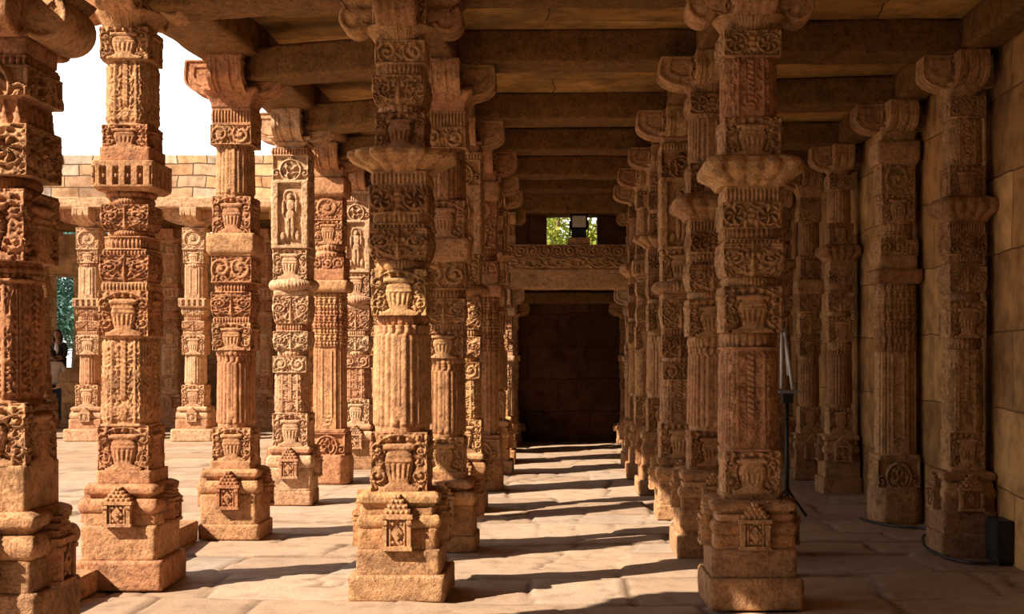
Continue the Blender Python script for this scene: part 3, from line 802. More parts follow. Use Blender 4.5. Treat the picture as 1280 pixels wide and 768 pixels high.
# carved lintel across the end of the nave
beam((-1.25, 21.0), (1.45, 21.0), 2.67, .34, .36, 'plain stone lintel across the end of the nave, resting on two short pillars', name='stone_lintel', group='end lintel', mat='stone', cat='lintel')
def frieze(zb, h, x0, x1, y, kind, label, dep):
    w = .34; L = x1 - x0; n = 200; m = 28
    us = np.linspace(0, L, n); vs = np.linspace(0, 1, m)
    uu, vv = np.meshgrid(us, vs)
    ph = (uu / h) % 2 - 1
    a = .5
    H = r_scroll(ph, vv, .5, 5, 2) if kind == 0 else np.maximum(np.clip(1 - np.abs(np.sqrt(ph ** 2 + (vv * 2 - 1) ** 2) - .7) * 5, 0, 1), foliage(uu * 3, vv * 1.5, 4, 7))
    F = np.stack([uu + x0, y - w / 2 - H * dep, zb + vv * h], -1).reshape(-1, 3)
    Bk = np.stack([uu + x0, np.full_like(uu, y + w / 2), zb + vv * h], -1).reshape(-1, 3)
    V = np.concatenate([F, Bk]); K = n * m; Q = []
    idx = np.arange(K).reshape(m, n)
    a_, b_, c_, d_ = idx[:-1, :-1], idx[:-1, 1:], idx[1:, 1:], idx[1:, :-1]
    Q.append(np.stack([a_, b_, c_, d_], -1).reshape(-1, 4)); Q.append(K + np.stack([d_, c_, b_, a_], -1).reshape(-1, 4))
    for e, flip in ((idx[0], 1), (idx[-1], 0), (idx[:, 0], 0), (idx[:, -1], 1)):
        q = np.stack([e[:-1], e[1:], e[1:] + K, e[:-1] + K], -1)
        Q.append(q[:, ::-1] if flip else q)
    o = link('carved_frieze', mesh_np('carved_frieze', V, np.concatenate(Q)), M['stone'])
    return tag(o, label, 'frieze', 'carved friezes over the end lintel')
frieze(3.012, .18, -1.05, 1.30, 21.0, 1, 'lower carved frieze lying on the plain end lintel', .03)
frieze(3.194, .20, -1.00, 1.25, 21.0, 0, 'upper carved frieze at the end of the nave, with the floodlight on top', .04)
beam((-1.2, 23.2), (1.4, 23.2), 2.525, .20, .34, 'lower stone lintel close to the end wall, behind the carved lintel', name='stone_lintel', group='end lintel', cat='lintel')

SPEC['S'] = [('neck', .14, .30), ('vase', .36, .29)]
for x, l in ((-.93, 'stub post on the left end of the carved frieze at the nave end'), (1.17, 'stub post on the right end of the carved frieze at the nave end')):
    pillar(x, 21.0, 'S', l, top=3.915, brh=.14, z0=3.394, niches=(), armL=.30)
# ------------------------------------------------------------------ shell
def box_struct(name, lo, hi, mat):
    bm = bmesh.new(); lo, hi = Vector(lo), Vector(hi)
    bm_box(bm, (lo + hi) / 2, hi - lo)
    o = link(name, bm_mesh(name, bm), M[mat]); tag(o, kind='structure'); return o
def holed_wall(name, axis_lo, axis_hi, z0, z1, y0, y1, holes, mat):
    """wall along x between y0 and y1 with rectangular openings"""
    bm = bmesh.new()
    xs = sorted({axis_lo, axis_hi, *[h[0] for h in holes], *[h[1] for h in holes]})
    zs = sorted({z0, z1, *[h[2] for h in holes], *[h[3] for h in holes]})
    def solid(i, j):
        if i < 0 or j < 0 or i >= len(xs) - 1 or j >= len(zs) - 1: return False
        cx, cz = (xs[i] + xs[i + 1]) / 2, (zs[j] + zs[j + 1]) / 2
        return not any(h[0] < cx < h[1] and h[2] < cz < h[3] for h in holes)
    vd = {}
    def v(x, y, z):
        k = (round(x, 4), round(y, 4), round(z, 4))
        if k not in vd: vd[k] = bm.verts.new(k)
        return vd[k]
    for i in range(len(xs) - 1):
        for j in range(len(zs) - 1):
            if not solid(i, j): continue
            a, b, c, d = xs[i], xs[i + 1], zs[j], zs[j + 1]
            bm.faces.new([v(a, y0, c), v(b, y0, c), v(b, y0, d), v(a, y0, d)])
            bm.faces.new([v(a, y1, d), v(b, y1, d), v(b, y1, c), v(a, y1, c)])
            if not solid(i - 1, j): bm.faces.new([v(a, y0, c), v(a, y0, d), v(a, y1, d), v(a, y1, c)])
            if not solid(i + 1, j): bm.faces.new([v(b, y0, d), v(b, y0, c), v(b, y1, c), v(b, y1, d)])
            if not solid(i, j - 1): bm.faces.new([v(b, y0, c), v(a, y0, c), v(a, y1, c), v(b, y1, c)])
            if not solid(i, j + 1): bm.faces.new([v(a, y0, d), v(b, y0, d), v(b, y1, d), v(a, y1, d)])
    o = link(name, bm_mesh(name, bm), M[mat]); tag(o, kind='structure'); return o

box_struct('wall_right', (WALL_X, YS0, -.05), (WALL_X + .7, 24.3, CEIL + .05), 'wall')
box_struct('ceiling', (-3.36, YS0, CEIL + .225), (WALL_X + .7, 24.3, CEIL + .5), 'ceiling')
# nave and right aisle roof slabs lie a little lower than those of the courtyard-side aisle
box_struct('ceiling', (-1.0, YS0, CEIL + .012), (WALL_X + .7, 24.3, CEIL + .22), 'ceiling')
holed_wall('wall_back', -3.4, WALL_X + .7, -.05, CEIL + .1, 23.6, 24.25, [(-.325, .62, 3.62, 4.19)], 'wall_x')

# ------------------------------------------------------------------ floor
def make_floor():
    xs = np.concatenate([np.arange(-27, -5, .16), np.arange(-5, 3.5, .038), [3.6, 4.4]])
    ys = np.concatenate([np.arange(-8, 7.4, .3), np.arange(7.4, 15, .034), np.arange(15, 24, .05), np.arange(24, 31, .2)])
    XX, YY = np.meshgrid(xs, ys)
    # wavy coordinates, rows of slabs across the nave, each row cut at its own places
    wy = YY + .24 * sines(XX, YY, 1.3, 21) + .03 * sines(XX, YY, 5, 22)
    wx = XX + .34 * sines(XX, YY, 1.4, 23) + .03 * sines(XX, YY, 5, 24)
    rg = np.random.RandomState(4)
    edges = [-9.0]
    while edges[-1] < 33: edges.append(edges[-1] + rg.uniform(.55, 1.0))
    edges = np.array(edges)
    row = np.clip(np.searchsorted(edges, wy) - 1, 0, len(edges) - 2)
    dy = np.minimum(wy - edges[row], edges[row + 1] - wy)
    h = np.zeros_like(XX); dist = np.zeros_like(XX); tone = np.zeros_like(XX)
    for r in range(len(edges) - 1):
        m = row == r
        if not m.any(): continue
        cuts = [-29.0]
        while cuts[-1] < 6: cuts.append(cuts[-1] + rg.uniform(.7, 1.7))
        cuts = np.array(cuts); c = np.clip(np.searchsorted(cuts, wx[m]) - 1, 0, len(cuts) - 2)
        dx = np.minimum(wx[m] - cuts[c], cuts[c + 1] - wx[m])
        dist[m] = np.minimum(dy[m], dx)
        off = rg.uniform(-.011, .011, len(cuts)); tx = rg.uniform(-.010, .010, len(cuts)); ty = rg.uniform(-.016, .016, len(cuts)); tn = rg.uniform(0, 1, len(cuts))
        mid = (cuts[c] + cuts[c + 1]) / 2
        h[m] = off[c] + tx[c] * (wx[m] - mid) * 2 + ty[c] * (wy[m] - edges[r] - .4) * 2
        tone[m] = tn[c]
    pres = np.clip(.95 + .9 * sines(XX, YY, 2.2, 31), 0, 1)          # joints open and close along their run
    joint = np.clip(1 - dist / .036, 0, 1) * pres
    # odd cracks across the slabs
    ck = np.abs(sines(XX, YY, 1.9, 61) + .35 * sines(XX, YY, 5.5, 62) + .06 * sines(XX, YY, 23, 63))
    crack = np.clip(1 - ck / .022, 0, 1) * (sines(XX, YY, 1.2, 64) > .12)
    joint = np.maximum(joint, crack * .9)
    h = h - .016 * joint + .006 * sines(XX, YY, 4, 33) + .004 * sines(XX, YY, 11, 34)
    amp = np.clip((XX + 8) / 3, .25, 1)
    Z = h * amp - .008
    V = np.stack([XX, YY, Z], -1).reshape(-1, 3)
    n, m = XX.shape; idx = np.arange(n * m).reshape(n, m)
    Q = np.stack([idx[:-1, :-1], idx[:-1, 1:], idx[1:, 1:], idx[1:, :-1]], -1).reshape(-1, 4)
    me = mesh_np('floor', V, Q)
    for nm, arr in (('tone', tone), ('joint', joint)):
        a = me.attributes.new(nm, 'FLOAT', 'POINT'); a.data.foreach_set('value', arr.ravel().astype(np.float32))
    o = link('floor', me, M['floor']); tag(o, kind='structure')
make_floor()

def ground():
    bm = bmesh.new(); bm_box(bm, (0, 20, -.30), (160, 160, .2))
    o = link('ground', bm_mesh('ground', bm), simple('dusty ground', (0.36, 0.27, 0.17), .9, mottled=.2)); tag(o, kind='structure')
ground()

# kerb stones at the courtyard edge
def kerb(x, y, lx, ly, h, label):
    me = tier_mesh('plinth', .3, .2, seed=3)
    o = link('kerb_stone', me, None, None, (x, y, 0)); o.scale = (lx / .3, ly / .3, h / .2); set_mat(o, M['kerb'])
    tag(o, label, 'kerb stone', 'kerb stones along the courtyard edge')
kerb(-3.38, 10.4, .34, 1.7, .17, 'low kerb stone between the pierced-plate pillar and the fluted pinkish pillar')
kerb(-3.38, 8.05, .34, 1.6, .15, 'low kerb stone in front of the pierced-plate pillar')

# ------------------------------------------------------------------ colonnade at the far end of the courtyard
BY = 23.95
bx = [-8.85, -6.88, -4.93, -10.85]
bl = ['pale pillar of the far colonnade, third from the gallery, beside the man', 'pale pillar of the far colonnade, second from the gallery', 'pale pillar of the far colonnade nearest the gallery', 'pale pillar of the far colonnade, hidden by the massive near pillar']
for x, l in zip(bx, bl): pillar(x, BY, 'B', l, top=4.30, mat='stone_pale', base_mat='stone_pale', brh=.22, armL=.55)
bx2 = [-11.42, -8.55, -6.50, -13.0]
bl2 = ['inner pillar of the far colonnade that half hides the man in white', 'shaded inner pillar of the far colonnade, second from the man', 'shaded inner pillar of the far colonnade near the gallery', 'inner pillar of the far colonnade left of the man']
for x, l in zip(bx2, bl2): pillar(x, 27.9, 'D', l, top=4.30, mat='stone_pale', base_mat='stone_pale', sx=1.05)
holed_wall('wall_far', -17, -3.35, -.05, 4.4, 29.9, 30.5, [(-12.08, -11.45, 1.28, 3.42)], 'wall_x')
bpy.data.objects['wall_far'].data.materials[0] = M['wall_far'] = ashlar('far wall blocks', [(0.62, 0.38, 0.19), (0.52, 0.31, 0.15), (0.66, 0.42, 0.22)], 1.0, .5, 'x')
box_struct('ceiling', (-17, 24.3, 4.50), (-3.38, 30.5, 4.75), 'ceiling')
beam((-17, 23.85), (-3.4, 23.85), 4.30, .20, .62, 'long pale eave slab resting on the far colonnade pillars', name='eave_slab', group=None, mat='stone_pale', cat='slab')
beam((-17, 27.9), (-3.4, 27.9), 4.30, .20, .5, 'dark inner lintel over the inner pillars of the far colonnade', name='stone_lintel', group=None, mat='beam', cat='lintel')
box_struct('wall_parapet', (-17, 23.62, 4.50), (-3.38, 24.3, 5.28), 'parapet')
box_struct('wall_left_sunblock', (-3.5, 20.75, -.05), (-3.22, 24.3, CEIL + .2), 'wall')  # hidden wall added to keep the sun off the end wall
box_struct('wall_left_sunblock', (-3.9, -6, -.05), (-3.5, 2.6, CEIL + .2), 'wall')  # unseen wall added to block sun from the near floor
box_struct('wall_gallery_end', (-3.52, 24.3, -.05), (-3.38, 30, 4.4), 'wall')

# ------------------------------------------------------------------ small things
def floodlight():
    r = empty('floodlight', (.245, 20.98, 3.396)); tag(r, 'black square floodlight with a pale lens on the carved end lintel', 'floodlight')
    bm = bmesh.new(); bm_box(bm, (0, 0, .06), (.36, .26, .12)); bmesh.ops.bevel(bm, geom=bm.edges[:], offset=.012, segments=2, affect='EDGES')
    link('base', bm_mesh('base', bm), M['stone'], r)
    bm = bmesh.new(); bm_box(bm, (0, .02, .20), (.24, .10, .16)); link('mount', bm_mesh('mount', bm), M['black_metal'], r)
    bm = bmesh.new()
    v = bm_box(bm, (0, 0, .38), (.28, .16, .24))
    f = [f for f in bm.faces if f.normal.y < -.9][0]
    bmesh.ops.inset_region(bm, faces=[f], thickness=.022); bmesh.ops.translate(bm, verts=f.verts[:], vec=(0, .05, 0))
    h = link('housing', bm_mesh('housing', bm), M['black_metal'], r)
    bm = bmesh.new(); bm_box(bm, (0, -.05, .385), (.225, .012, .185)); g = link('lens', bm_mesh('lens', bm), M['reflector'], h)
    bm = bmesh.new(); bm_box(bm, (-.01, -.06, .39), (.13, .012, .10)); link('lamp_tube', bm_mesh('lamp_tube', bm), M['lamp_glass'], h)
    bm = bmesh.new()
    for s in (-1, 1): bm_tube(bm, (s * .15, 0, .40), (s * .15, .02, .16), .010)
    bm_tube(bm, (-.15, .02, .16), (.15, .02, .16), .010)
    link('yoke', bm_mesh('yoke', bm), M['black_metal'], r)
floodlight()

def stand():
    Y = 12.6; s = Y / 1600
    P = lambda px, py, dy=0: Vector(((px - 705) * s, dy, 1.65 + (440 - py) * s))
    x0 = (986 - 705) * s
    r = empty('metal_stand', (x0, Y, 0)); tag(r, 'silver and black metal stand of converging tubes behind the large right-hand pillar', 'stand')
    off = Vector((-x0, 0, 0))
    top = [P(977, 414), P(981.5, 412, .05), P(985, 413, .16)]; bot = [P(976.5, 486), P(989, 487, -.06), P(989.5, 470, .2)]
    for a, b in zip(top, bot):
        bm = bmesh.new(); bm_tube(bm, a + off, b + off, .013, .013, 16); link('tube', bm_mesh('tube', bm, True), M['silver'], r)
    bm = bmesh.new(); bm_tube(bm, P(981, 418, .06) + off, P(981, 401, .06) + off, .012); bm_tube(bm, P(977, 414) + off, P(985, 413, .16) + off, .010)
    link('top_joint', bm_mesh('top_joint', bm), M['black_metal'], r)
    bm = bmesh.new(); c = P(985, 490, .05) + off; bm_box(bm, c, (.22, .36, .025)); bmesh.ops.bevel(bm, geom=bm.edges[:], offset=.008, segments=2, affect='EDGES')
    link('tray', bm_mesh('tray', bm), M['grey_metal'], r)
    bm = bmesh.new(); z = c.z; bm_box(bm, (c.x, c.y, z - .06), (.10, .14, .10)); link('clamp', bm_mesh('clamp', bm), M['black_metal'], r)
    bm = bmesh.new(); bm_tube(bm, (c.x, c.y, .02), (c.x, c.y, z - .09), .022, .018, 16); link('pole', bm_mesh('pole', bm, True), M['black_metal'], r)
    for k in range(3):
        a = k * 2 * PI / 3 + .5; bm = bmesh.new()
        bm_tube(bm, (c.x, c.y, .30), (c.x + .24 * math.cos(a), c.y + .24 * math.sin(a), .012), .012); link('leg', bm_mesh('leg', bm, True), M['black_metal'], r)
stand()

def cable():
    cu = bpy.data.curves.new('cable', 'CURVE'); cu.dimensions = '3D'; cu.bevel_depth = .013; cu.bevel_resolution = 4
    px = [(1076, 648), (1090, 652), (1110, 656), (1135, 659), (1150, 660), (1163, 662), (1166, 667), (1158, 668), (1154, 675), (1158, 684), (1172, 692), (1192, 699), (1215, 703), (1246, 704)]
    sp = cu.splines.new('BEZIER'); sp.bezier_points.add(len(px) - 1)
    for bp, (x, y) in zip(sp.bezier_points, px):
        Y = 1600 * 1.62 / (y - 440); bp.co = ((x - 705) * Y / 1600, Y, .026); bp.handle_left_type = bp.handle_right_type = 'AUTO'
    c = bpy.data.objects.new('tmp', cu); COL.objects.link(c)
    dg = bpy.context.evaluated_depsgraph_get(); me = bpy.data.meshes.new_from_object(c.evaluated_get(dg))
    bpy.data.objects.remove(c)
    o = link('cable', me, None); me.materials.clear(); me.materials.append(M['black'])
    for p in me.polygons: p.use_smooth = True
    tag(o, 'black cable lying on the floor around the feet of two wall pilasters', 'cable')
cable()

def wall_dark_box():  # plain dark box added in place of an unclear dark patch
    r = empty('dark_patch_box', (WALL_X - .061, 9.98, 0)); tag(r, 'tall dark box added for a dark patch against the wall beside the nearest pilaster', 'box')
    bm = bmesh.new(); bm_box(bm, (0, 0, .185), (.12, .30, .33)); bmesh.ops.bevel(bm, geom=bm.edges[:], offset=.01, segments=2, affect='EDGES'); link('housing', bm_mesh('housing', bm), M['black_metal'], r)
    bm = bmesh.new(); bm_box(bm, (-.062, 0, .19), (.012, .25, .26)); link('lid', bm_mesh('lid', bm), M['black_metal'], r)
    bm = bmesh.new(); bm_box(bm, (0, 0, .012), (.10, .28, .03)); link('foot', bm_mesh('foot', bm), M['black_metal'], r)
wall_dark_box()

# ------------------------------------------------------------------ people
def skin_body(name, verts, edges, mat, parent, levels=2, loc=(0, 0, 0)):
    """verts: (x, y, z, rx, ry); one continuous skinned surface"""
    me = bpy.data.meshes.new(name); me.from_pydata([v[:3] for v in verts], edges, [])
    o = link(name, me, None, None, loc)
    md = o.modifiers.new('s', 'SKIN'); md.use_smooth_shade = True
    for i, v in enumerate(verts):
        s = me.skin_vertices[0].data[i]; s.radius = (v[3], v[4] if len(v) > 4 else v[3]); s.use_root = (i == 0)
    sb = o.modifiers.new('b', 'SUBSURF'); sb.levels = sb.render_levels = levels
    dg = bpy.context.evaluated_depsgraph_get(); dg.update()
    m2 = bpy.data.meshes.new_from_object(o.evaluated_get(dg)); m2.name = name
    bpy.data.objects.remove(o)
    m2.materials.clear(); m2.materials.append(mat)
    for p in m2.polygons: p.use_smooth = True
    return link(name, m2, None, parent, loc)

def blob(bm, c, s, sub=3):
    r = bmesh.ops.create_icosphere(bm, subdivisions=sub, radius=1.0)
    bmesh.ops.transform(bm, matrix=Matrix.Translation(c) @ Matrix.Diagonal((*s, 1)), verts=r['verts']); return r['verts']

def head_mesh(c, sc=1.0):
    """head facing +y: skull, jaw, brow, nose, lips, ears in one surface"""
    r = bmesh.new(); blob(r, (0, 0, 0), (.076, .096, .118), 5)
    for v in r.verts:
        x, y, z = v.co
        if z < -.02: v.co.x *= 1 - .30 * min(1, (-.02 - z) / .10); v.co.y *= 1 - .10 * min(1, (-.02 - z) / .10)
        f = max(0, y / .096)
        v.co.y += .028 * math.exp(-((x / .013) ** 2) - ((z + .022) / .022) ** 2) * (f > .3)
        v.co.y -= .010 * math.exp(-(((abs(x) - .030) / .016) ** 2) - ((z - .008) / .013) ** 2) * (f > .3)
        v.co.y += .006 * math.exp(-((x / .05) ** 2) - ((z - .032) / .012) ** 2) * (f > .3)
        v.co.y += .008 * math.exp(-((x / .024) ** 2) - ((z + .062) / .010) ** 2) * (f > .3)
        v.co.x += math.copysign(.022, x) * math.exp(-((y + .012) / .016) ** 2 - ((z + .005) / .028) ** 2) * (abs(x) > .05)
    bmesh.ops.transform(r, matrix=Matrix.Translation(c) @ Matrix.Scale(sc, 4), verts=r.verts[:])
    return r

def join_np(objs_parent, name, mat, meshes):
    """voxel-free union: join the pieces and remesh into one continuous surface"""
    bm = bmesh.new()
    for me in meshes: bm.from_mesh(me)
    me = bpy.data.meshes.new(name); bm.to_mesh(me); bm.free()
    o = link(name, me, None)
    md = o.modifiers.new('r', 'REMESH'); md.mode = 'VOXEL'; md.voxel_size = .006; md.use_smooth_shade = True
    s = o.modifiers.new('s', 'SMOOTH'); s.factor = .5; s.iterations = 2
    dg = bpy.context.evaluated_depsgraph_get(); dg.update()
    m2 = bpy.data.meshes.new_from_object(o.evaluated_get(dg)); m2.name = name
    bpy.data.objects.remove(o)
    m2.materials.clear(); m2.materials.append(mat)
    for p in m2.polygons: p.use_smooth = True
    return link(name, m2, None, objs_parent)

def chain(V, E, start, pts):
    prev = start
    for p in pts:
        V.append(p); E.append((prev, len(V) - 1)); prev = len(V) - 1
    return prev

def hand_chains(V, E, wrist, d, side, curl):
    """palm and five fingers hanging from a wrist index; d = down direction, side = thumb side"""
    w = Vector(V[wrist][:3]); d = Vector(d).normalized(); s = Vector(side).normalized(); n = d.cross(s)
    palm = w + d * .055
    V.append((*palm, .034, .016)); E.append((wrist, len(V) - 1)); pi = len(V) - 1
    for k, (off, ln) in enumerate(((.026, .070), (.009, .080), (-.009, .074), (-.025, .058))):
        b = w + d * .095 + s * off; m = b + d * ln * .5 + n * curl * .25; t = b + d * ln * .88 + n * curl
        chain(V, E, pi, [(*b, .0095), (*m, .0088), (*t, .0075)])
    t0 = w + d * .045 + s * .036; t1 = t0 + d * .030 + s * .020 + n * curl * .4; t2 = t1 + d * .028 + s * .004 + n * curl * .6
    chain(V, E, pi, [(*t0, .012), (*t1, .010), (*t2, .0085)])

def man():
    # back view, walking to the left, turned a little; feet on the ground
    root = empty('person', (-11.56, 28.95, 0.0)); tag(root, 'person in white t-shirt and blue jeans walking away beside the far pillar', 'person')
    V = [(0, 0, .90, .15, .11)]; E = []
    sp = chain(V, E, 0, [(.0, .01, 1.06, .135, .10), (0, .01, 1.22, .155, .105), (0, .0, 1.36, .15, .10)])
    chain(V, E, sp, [(0, .01, 1.44, .06, .055), (0, .03, 1.51, .052, .052), (0, .04, 1.58, .06, .06)])
    # legs: left forward, right back
    chain(V, E, 0, [(-.09, .02, .80, .088, .092), (-.10, .12, .46, .060, .062), (-.10, .10, .26, .052, .056), (-.10, .06, .09, .036, .038), (-.10, .15, .035, .036, .028), (-.10, .22, .03, .03, .022)])
    chain(V, E, 0, [(.09, 0, .80, .088, .092), (.10, -.03, .46, .060, .062), (.10, -.10, .27, .052, .056), (.10, -.17, .10, .036, .038), (.10, -.09, .035, .036, .028), (.10, -.02, .03, .03, .022)])
    # right arm out to the side, left arm forward
    w = chain(V, E, sp, [(.17, 0, 1.38, .058, .058), (.22, -.01, 1.30, .050, .050), (.27, -.03, 1.10, .040, .040), (.30, -.02, .96, .034, .036), (.325, 0, .86, .024, .028)])
    hand_chains(V, E, w, (.15, .05, -1), (-.25, .95, 0), .03)
    w = chain(V, E, sp, [(-.17, 0, 1.38, .058, .058), (-.21, .04, 1.28, .050, .050), (-.22, .12, 1.10, .040, .040), (-.20, .24, 1.0, .034, .036), (-.19, .33, .97, .024, .028)])
    hand_chains(V, E, w, (.1, 1, -.15), (.9, 0, .4), .03)
    tmp = skin_body('b', V, E, M['skin'], None); me = tmp.data; bpy.data.objects.remove(tmp)
    hm = head_mesh((0, .06, 1.60)); h = bpy.data.meshes.new('h'); hm.to_mesh(h); hm.free()
    join_np(root, 'body', M['skin'], [me, h])
    # t-shirt
    V = [(0, .005, .92, .172, .128)]; E = []
    sp = chain(V, E, 0, [(0, .01, 1.06, .158, .122), (0, .01, 1.22, .176, .125), (0, .0, 1.37, .165, .115)])
    chain(V, E, sp, [(0, .01, 1.45, .075, .068)])
    chain(V, E, sp, [(.17, 0, 1.385, .075, .075), (.225, -.01, 1.29, .070, .070), (.25, -.018, 1.20, .066, .066)])
    chain(V, E, sp, [(-.17, 0, 1.385, .075, .075), (-.215, .045, 1.27, .070, .070), (-.22, .08, 1.19, .066, .066)])
    skin_body('t_shirt', V, E, M['white_cloth'], root)
    V = [(0, 0, .93, .160, .122)]; E = []
    chain(V, E, 0, [(-.09, .02, .80, .108, .112), (-.10, .12, .46, .082, .084), (-.10, .10, .26, .076, .078), (-.10, .06, .075, .066, .07)])
    chain(V, E, 0, [(.09, 0, .80, .108, .112), (.10, -.03, .46, .082, .084), (.10, -.10, .27, .076, .078), (.10, -.165, .085, .066, .07)])
    skin_body('jeans', V, E, M['denim'], root)
    for (x, y) in ((-.10, .12), (.10, -.11)):
        bm = bmesh.new(); blob(bm, (x, y + .02, .05), (.05, .14, .05), 4)
        for v in bm.verts: v.co.z = max(v.co.z, .004)
        link('shoe', bm_mesh('shoe', bm, True), M['shoe'], root)
    bm = bmesh.new(); blob(bm, (0, .045, 1.628), (.088, .103, .110), 4)
    for v in bm.verts:
        if v.co.y > .10 and v.co.z < 1.66: v.co.y = .10 - (v.co.y - .10) * .2
        if v.co.z < 1.57: v.co.z = 1.57
    link('hair', bm_mesh('hair', bm, True), M['hair'], root)
    root.rotation_euler = (0, 0, math.radians(28)); root.scale = (.98, .98, .98)
man()

def woman():
    # sitting on the window sill, facing the courtyard (-y); built facing +y and turned
    root = empty('person', (-11.84, 29.95, 1.285), PI); tag(root, 'person with long black hair and dark clothes sitting on the far window sill', 'person')
    V = [(0, 0, .12, .15, .12)]; E = []
    sp = chain(V, E, 0, [(0, -.01, .28, .115, .09), (0, -.01, .42, .125, .09), (0, -.01, .53, .12, .08)])
    chain(V, E, sp, [(0, 0, .60, .05, .048), (0, .01, .67, .045, .045), (0, .02, .73, .05, .05)])
    for sx in (-1, 1):
        chain(V, E, 0, [(sx * .09, .12, .10, .085, .08), (sx * .10, .42, .08, .062, .062), (sx * .10, .45, -.10, .052, .056), (sx * .10, .44, -.36, .034, .036), (sx * .10, .50, -.43, .034, .028), (sx * .10, .58, -.44, .028, .022)])
        w = chain(V, E, sp, [(sx * .15, -.01, .53, .046, .046), (sx * .19, .02, .44, .042, .042), (sx * .20, .06, .28, .034, .034), (sx * .16, .20, .20, .028, .03), (sx * .11, .28, .18, .02, .024)])
        hand_chains(V, E, w, (-sx * .3, 1, -.1), (-sx * .9, -.3, .2), .02)
    tmp = skin_body('b', V, E, M['skin'], None); me = tmp.data; bpy.data.objects.remove(tmp)
    hm = head_mesh((0, .03, .76), .95); h = bpy.data.meshes.new('h'); hm.to_mesh(h); hm.free()
    join_np(root, 'body', M['skin'], [me, h])
    V = [(0, 0, .10, .165, .135)]; E = []
    sp = chain(V, E, 0, [(0, -.01, .28, .132, .105), (0, -.01, .42, .14, .105), (0, -.01, .54, .13, .092)])
    for sx in (-1, 1):
        chain(V, E, sp, [(sx * .15, -.01, .535, .06, .06), (sx * .19, .02, .44, .056, .056), (sx * .20, .06, .28, .048, .048), (sx * .16, .19, .205, .042, .044)])
    skin_body('jacket', V, E, M['dark_cloth'], root)
    bm = bmesh.new(); blob(bm, (0, .085, .44), (.05, .035, .13), 4); link('blouse', bm_mesh('blouse', bm, True), M['white_cloth'], root)
    V = [(0, 0, .12, .16, .13)]; E = []
    for sx in (-1, 1): chain(V, E, 0, [(sx * .09, .12, .10, .10, .095), (sx * .10, .42, .08, .078, .078), (sx * .10, .45, -.10, .068, .07), (sx * .10, .44, -.34, .058, .058)])
    skin_body('trousers', V, E, M['dark_cloth'], root)
    for sx in (-1, 1):
        bm = bmesh.new(); blob(bm, (sx * .10, .51, -.43), (.045, .125, .042), 3); link('shoe', bm_mesh('shoe', bm, True), M['shoe'], root)
    bm = bmesh.new(); blob(bm, (0, .0, .785), (.092, .10, .115), 4)
    for v in bm.verts:
        if v.co.y > .05 and v.co.z < .83: v.co.y = .05 - (v.co.y - .05) * .3
        if v.co.z < .76: v.co.z = .76 - (.76 - v.co.z) * 4.2; v.co.y = min(v.co.y, .02 + .10 * (abs(v.co.x) > .045)); v.co.x *= 1.35
    link('hair', bm_mesh('hair', bm, True), M['hair'], root)
woman()

# ------------------------------------------------------------------ trees outside
def tree(x, y, h, r, n, mat, label, seed, zc=None, leaf=.10):
    rg = random.Random(seed); root = empty('tree', (x, y, 0)); tag(root, label, 'tree', 'trees outside the walls')
    bm = bmesh.new(); bm_tube(bm, (0, 0, -.2), (.1, .05, h * .45), .16, .11, 12)
    for k in range(5):
        a = k * 1.26; bm_tube(bm, (.1, .05, h * .38), (.1 + r * .6 * math.cos(a), .05 + r * .6 * math.sin(a), h * .75), .08, .03, 8)
    link('trunk', bm_mesh('trunk', bm, True), M['bark'], root)
    rs = np.random.RandomState(seed); V = []; Q = []
    cl = [(rg.uniform(-1, 1) * r * .75, rg.uniform(-1, 1) * r * .75, h * rg.uniform(.42, .95), r * rg.uniform(.30, .5)) for _ in range(34)]
    for i in range(n):
        c = cl[i % len(cl)]
        d = rs.normal(size=3); d /= np.linalg.norm(d); p = np.array(c[:3]) + d * c[3] * rs.uniform(.55, 1.0)
        t = rs.normal(size=3); t /= np.linalg.norm(t); b = np.cross(t, d); b /= (np.linalg.norm(b) + 1e-6)
        s = leaf * rs.uniform(.6, 1.4); k = len(V)
        V += [p - t * s, p + b * s * .5, p + t * s, p - b * s * .5]; Q.append((k, k + 1, k + 2, k + 3))
    me = mesh_np('foliage', np.array(V), Q, smooth=False)
    o = link('foliage', me, mat, root)
tree(-.6, 33.0, 7.0, 2.1, 26000, M['leaf'], 'bright green tree seen through the small opening in the end wall', 5, leaf=.065)
tree(3.9, 36.0, 7.4, 2.2, 9000, M['leaf'], 'green tree behind the end wall, right of the one in the small opening', 6)
tree(-13.4, 35.0, 5.6, 2.4, 24000, M['leaf_blue'], 'bluish green tree seen through the far window behind the sitting person', 7, leaf=.06)
tree(-17.0, 40.5, 5.9, 2.6, 8000, M['leaf_blue'], 'bluish green tree farther off beyond the far window', 8)

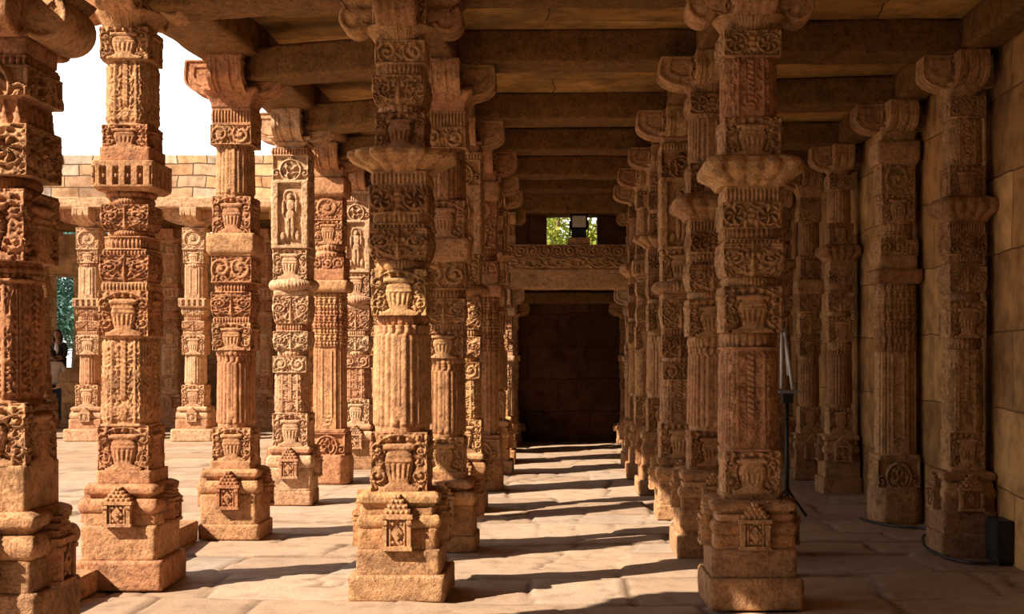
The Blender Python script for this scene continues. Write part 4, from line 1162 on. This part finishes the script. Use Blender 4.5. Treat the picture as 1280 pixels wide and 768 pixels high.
# ------------------------------------------------------------------ light
d = Vector((1.0, .58, 0)).normalized(); el = math.radians(38.8)
trav = Vector((d.x * math.cos(el), d.y * math.cos(el), -math.sin(el)))
sun = bpy.data.lights.new('sun', 'SUN'); sun.energy = 9.0; sun.angle = math.radians(.6); sun.color = (1.0, .87, .70)
so = bpy.data.objects.new('sun', sun); COL.objects.link(so); so.rotation_mode = 'QUATERNION'
so.rotation_quaternion = trav.to_track_quat('-Z', 'Y'); so.location = (-20, -10, 25)

w = bpy.data.worlds.new('sky'); SC.world = w; w.use_nodes = True; nt = w.node_tree; nt.nodes.clear()
wo = nt.nodes.new('ShaderNodeOutputWorld'); bg = nt.nodes.new('ShaderNodeBackground'); nt.links.new(bg.outputs[0], wo.inputs[0])
tc = nt.nodes.new('ShaderNodeTexCoord'); sp = nt.nodes.new('ShaderNodeSeparateXYZ'); nt.links.new(tc.outputs['Generated'], sp.inputs[0])
rp = ramp(nt, [(0.0, (1, 1, 1)), (.32, (1, 1, 1)), (.60, (.40, .44, .50)), (1.0, (.12, .15, .20))])
nt.links.new(sp.outputs['Z'], rp.inputs[0])
# a bright bank of haze over the courtyard, duller sky elsewhere
dt = N(nt, 'ShaderNodeVectorMath', operation='DOT_PRODUCT'); nt.links.new(tc.outputs['Generated'], dt.inputs[0]); dt.inputs[1].default_value = (-.80, .56, .20)
ra = ramp(nt, [(.20, (.03, .036, .05)), (.62, (1.0, .99, .97)), (1.0, (1.0, 1.0, 1.0))]); nt.links.new(dt.outputs['Value'], ra.inputs[0])
nt.links.new(mixc(nt, 1.0, rp.outputs[0], ra.outputs[0], 'MULTIPLY'), bg.inputs[0]); bg.inputs[1].default_value = 1.9

# ------------------------------------------------------------------ camera
cam = bpy.data.cameras.new('camera'); cam.sensor_width = 36; cam.lens = 45.0
cam.shift_x = -65 / 1280; cam.shift_y = 56 / 1280
co = bpy.data.objects.new('camera', cam); COL.objects.link(co); co.location = (0, 0, 1.65); co.rotation_euler = (PI / 2, 0, 0)
SC.camera = co
vs = SC.view_settings; SC.display_settings.display_device = 'sRGB'
vs.view_transform = 'Standard'; vs.look = 'None'; vs.gamma = 1.0; vs.exposure = 0.35; vs.use_curve_mapping = False
SC.cycles.max_bounces = 8; SC.cycles.diffuse_bounces = 2
